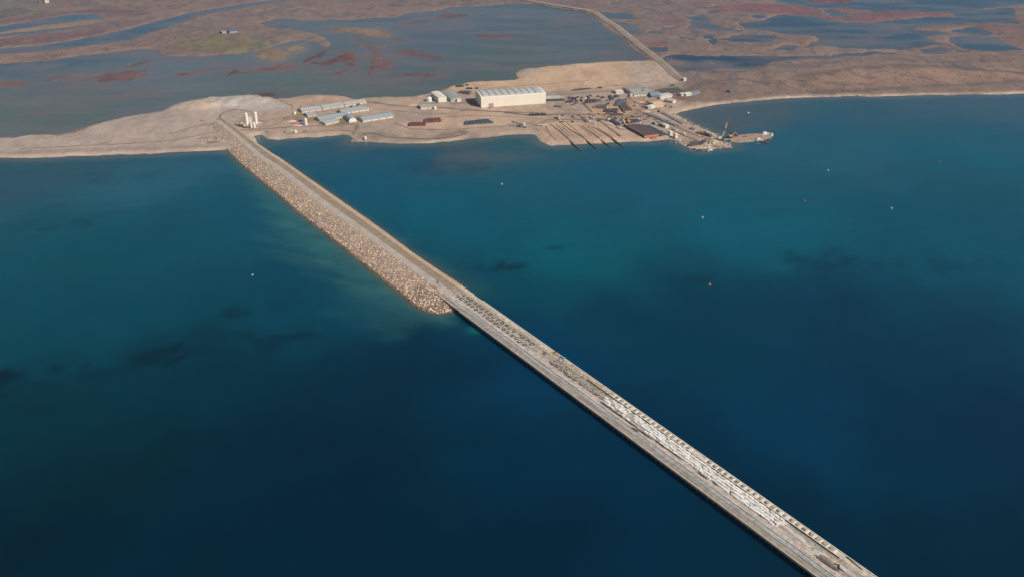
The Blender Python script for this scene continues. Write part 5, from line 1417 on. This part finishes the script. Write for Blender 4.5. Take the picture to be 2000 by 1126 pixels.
# ------------------------------------------------------------------ wharf crane, barge, boats
p = at(1408, 272, YZ)
cr_ = empty('crawler_crane', (p.x, p.y, 1.6), 0, 'cream crawler crane with red tipped lattice boom at the wharf tip', 'crane')
M_cream = paint(214, 190, 158)
for s in (-1, 1): MB().box(-3.4, 3.4, s*2.2-.6, s*2.2+.6, -.6, 1.3).build('track_unit', M_tyre, cr_)
MB().box(-4.2, 3.0, -2.2, 2.2, 1.3, 4.4).build('house', M_cream, cr_)
MB().box(1.2, 3.6, -2.4, -.6, 1.5, 4.8).build('cab', M_glass, cr_)
MB().box(-5.6, -4.0, -2.0, 2.0, 1.5, 4.0).build('counterweight', M_conc, cr_)
base, tip = Vector((2.0, 1.0, 2.2)), Vector((9.0, 6.0, 29.0))
def lattice(a, b_, w0, w1, mat, name, parent, n=8):
    ax_ = (b_-a).normalized(); sx_ = ax_.cross(Vector((0, 1, .01))).normalized(); sy_ = ax_.cross(sx_)
    mb_ = MB(); prev = None
    for i_ in range(n+1):
        t_ = i_/n; c_ = a.lerp(b_, t_); w_ = w0+(w1-w0)*t_
        ring_ = [c_+sx_*w_*p_+sy_*w_*q_ for p_, q_ in ((-1, -1), (1, -1), (1, 1), (-1, 1))]
        if prev:
            for j_ in range(4):
                mb_.tube(prev[j_], ring_[j_], .17, n=4, cap=False); mb_.tube(prev[j_], ring_[(j_+1) % 4], .1, n=4, cap=False)
        prev = ring_
    return mb_.build(name, mat, parent)
lattice(base, base.lerp(tip, .34), .5, .95, M_cream, 'boom', cr_, 4)
lattice(base.lerp(tip, .34), base.lerp(tip, .5), .95, .9, paint(150, 96, 84), 'boom', cr_, 2)
lattice(base.lerp(tip, .5), base.lerp(tip, .74), .9, .8, M_cream, 'boom', cr_, 3)
lattice(base.lerp(tip, .74), tip, .8, .4, paint(176, 72, 60), 'boom_tip', cr_, 3)
MB().tube((-4.0, 0, 6.5), tip, .07, n=4).build('pendant', M_rebar, cr_)
MB().tube((-4.0, 0, 4.3), (-4.0, 0, 6.6), .15, n=5).build('gantry', M_rebar, cr_)
MB().tube(tip, tip-Vector((0, 0, 6)), .06, n=4).build('hoist_rope', M_rebar, cr_)
MB().box(tip.x-.4, tip.x+.4, tip.y-.3, tip.y+.3, tip.z-7, tip.z-6).build('hook_block', M_rebar, cr_)

def P2(px, py, z=0.0): q = at(px, py, z); return (q.x, q.y)
deckpoly = [P2(*q, 1.5) for q in [(1426,276.5),(1436,277.6),(1462,275.6),(1484,272.6),(1506,268),(1508,264),(1488,260.6),(1468,261),(1444,263.6),(1430,266.4)]]
c0 = np.mean(deckpoly, 0)
barge = empty('work_barge', (c0[0], c0[1], 0), 0, 'long sandy decked work barge moored off the wharf tip', 'barge')
dp = [(x-c0[0], y-c0[1]) for x, y in deckpoly]
ar = sum(dp[j-1][0]*dp[j][1]-dp[j][0]*dp[j-1][1] for j in range(len(dp)))
if ar < 0: dp = dp[::-1]
MB().prism(dp, -1.0, 1.35).build('hull', pm('barge_hull', S(170,160,140), .2, .3, .8, dark=S(120,112,100)), barge)
MB().prism([(x*.965, y*.93) for x, y in dp], 1.3, 1.5).build('deck', pm('barge_deck', S(178,148,126), .2, .3, .9, dark=S(160,130,110)), barge)
q = at(1455, 267, 1.5); MB().box(-3.2, 3.2, -.8, .8, 0, .7).build('hatch', M_rebar, barge, (q.x-c0[0], q.y-c0[1], 1.48))
for k, (px, py) in enumerate([(1436,266),(1470,262.6),(1468,273.6),(1442,275.6)]):
    q = at(px, py, 1.5); MB().tube((0, 0, 0), (0, 0, .8), .35, n=8).build('bollard', M_rebar, barge, (q.x-c0[0], q.y-c0[1], 1.45))
excavator('orange excavator standing on the shore end of the work barge', 1427, 268, .3, (222,158,70), 1.4, z=1.5, zz=1.45)
# gangway
A_, B_ = at(1413, 273, 1.6), at(1428, 272, 1.6); d_ = B_-A_
g_ = empty('gangway', A_, math.atan2(d_.y, d_.x), 'pale blue gangway between the wharf tip and the work barge', 'gangway')
MB().box(-1, d_.length+1, -.9, .9, -.25, .05).build('walkway', paint(150, 190, 196), g_)
for s in (-.9, .9):
    MB().box(-1, d_.length+1, s-.06, s+.06, .95, 1.05).build('handrail', paint(196, 206, 206), g_)
    for k in range(6): MB().box(d_.length*k/5-.05, d_.length*k/5+.05, s-.05, s+.05, .04, .96).build('post', paint(196, 206, 206), g_)
def boat(label, px, py, lng, wid, rz, hullc, cabc, cab=True, z=0.0, mastbox=True, name='work_boat'):
    p = at(px, py, 0.0); o = empty(name, (p.x, p.y, 0), rz, label, 'boat')
    top = [(-.5, -.5), (.15, -.5), (.38, -.32), (.5, 0), (.38, .32), (.15, .5), (-.5, .5)]
    n_ = len(top); h_ = wid*.38
    vs_ = [(x*lng, y*wid, h_+(.25*h_ if x > .3 else 0)) for x, y in top]+[(x*lng*.9, y*wid*.75, -.5) for x, y in top]
    MB().add(vs_, [tuple(range(n_)), tuple(range(2*n_-1, n_-1, -1))]+[(i_, n_+i_, n_+(i_+1) % n_, (i_+1) % n_) for i_ in range(n_)]).build('hull', paint(*hullc), o)
    if cab:
        cb = MB().box(-.28*lng, .08*lng, -.3*wid, .3*wid, h_-.05, h_+2.6).build('cabin', paint(*cabc), o)
        MB().box(.075*lng, .09*lng, -.26*wid, .26*wid, h_+1.4, h_+2.2).build('windscreen', M_glass, cb)
        MB().tube((-.1*lng, 0, h_+2.5), (-.1*lng, 0, h_+5.5), .12, n=6).build('mast', M_rebar, o)
    else:
        MB().box(-.3*lng, .2*lng, -.3*wid, .3*wid, h_-.02, h_+.25).build('thwart', paint(*cabc), o)
    return o
boat('white work boat with cabin moored at the seaward end of the barge', 1495, 264, 15, 5.5, .3, (206,196,182), (228,224,214))
boat('small white launch at the tip of the barge', 1507, 265.5, 9, 3.6, .9, (220,212,200), (226,216,202))
boat('white tug lying along the near side of the barge', 1483, 275, 12, 4.6, .1, (196,186,172), (232,228,220))
boat('brown flat pontoon boat beside the white tug', 1494, 278.5, 14, 4.0, -.25, (112,80,70), (126,92,80), cab=False)
boat('tiny white dinghy on the water behind the slipways', 1384, 295.5, 4.5, 1.8, 1.2, (224,218,206), (200,194,184), cab=False, name='dinghy')
# floating derrick marker with long thin boom
A_ = at(1437, 262, 1.5); 
o = empty('derrick_boom', (A_.x, A_.y, 1.45), 0, 'thin dark derrick boom with white ball head rising from the barge', 'derrick')
# chosen to lean out over the bay behind the barge
tipv = Vector((18, 14, 27))
MB().tube((0, 0, 0), tipv, .4, .25, 6).build('boom', pm('thin_steel', S(60,80,92), .1, 1, .7), o)
MB().lathe([(.3, -1.2), (1.2, -.7), (1.5, 0), (1.2, .7), (.3, 1.2)], 10, tipv).build('ball_head', paint(216, 210, 200), o)
MB().lathe([(1.4, -.05), (1.4, .6), (.6, 1.2)], 10).build('pedestal', M_rebar, o)

# buoys
def buoy(label, px, py, col, k=1.0):
    p = at(px, py, 0); o = empty('mooring_buoy', (p.x, p.y, 0), 0, label, 'buoy', 'mooring buoys')
    MB().lathe([(.4*k, -.8*k), (1.3*k, -.3*k), (1.55*k, .25*k), (1.3*k, .9*k), (.5*k, 1.2*k)], 14).build('float', paint(*col), o)
    MB().tube((0, 0, 1.1*k), (0, 0, 2.2*k), .14*k, n=6).build('post', M_rebar, o)
    MB().lathe([(.1*k, 2.1*k), (.4*k, 2.3*k), (.4*k, 2.6*k), (.1*k, 2.8*k)], 8).build('topmark', paint(*mix(col, .1)), o)
buoy('orange buoy alone in the deep blue water off the pier', 1386, 555.5, (214,116,60), 0.85)
buoy('white buoy between the wharf and the orange buoy', 1372, 425, (196,186,174), 0.82)
buoy('dark red buoy out in the bay', 1834, 317, (150,84,74), 0.95)
buoy('small white buoy out beyond the barge', 1617, 333, (186,186,182), 0.82)
buoy('brown buoy out in the bay', 1571, 392.5, (130,100,80), 0.95)
buoy('pale pink buoy alone in the teal water', 1741, 407, (196,180,172), 0.82)
buoy('grey buoy off the slipway beach', 980, 360, (170,176,172), 0.88)
buoy('white buoy on the open side of the causeway slope', 493, 537, (180,188,188), 0.68)

# ------------------------------------------------------------------ haze
hz = MB().box(min(gx[0], wx[0])-300, max(gx[-1], wx[-1])+300, min(gy[0], wy[0])-300, max(gy[-1], wy[-1])+300, -7.5, 440).build('haze', None)
tag(hz, 'thin pale sea haze', kind='stuff')
m = bpy.data.materials.new('haze'); m.use_nodes = True
m.node_tree.nodes.remove(m.node_tree.nodes['Principled BSDF'])
pv = m.node_tree.nodes.new('ShaderNodeVolumePrincipled')
pv.inputs['Density'].default_value = 0.00005
pv.inputs['Color'].default_value = (.3, .6, 1.0, 1)
pv.inputs['Anisotropy'].default_value = 0.2
m.node_tree.links.new(pv.outputs[0], m.node_tree.nodes['Material Output'].inputs['Volume'])
hz.data.materials.append(m)
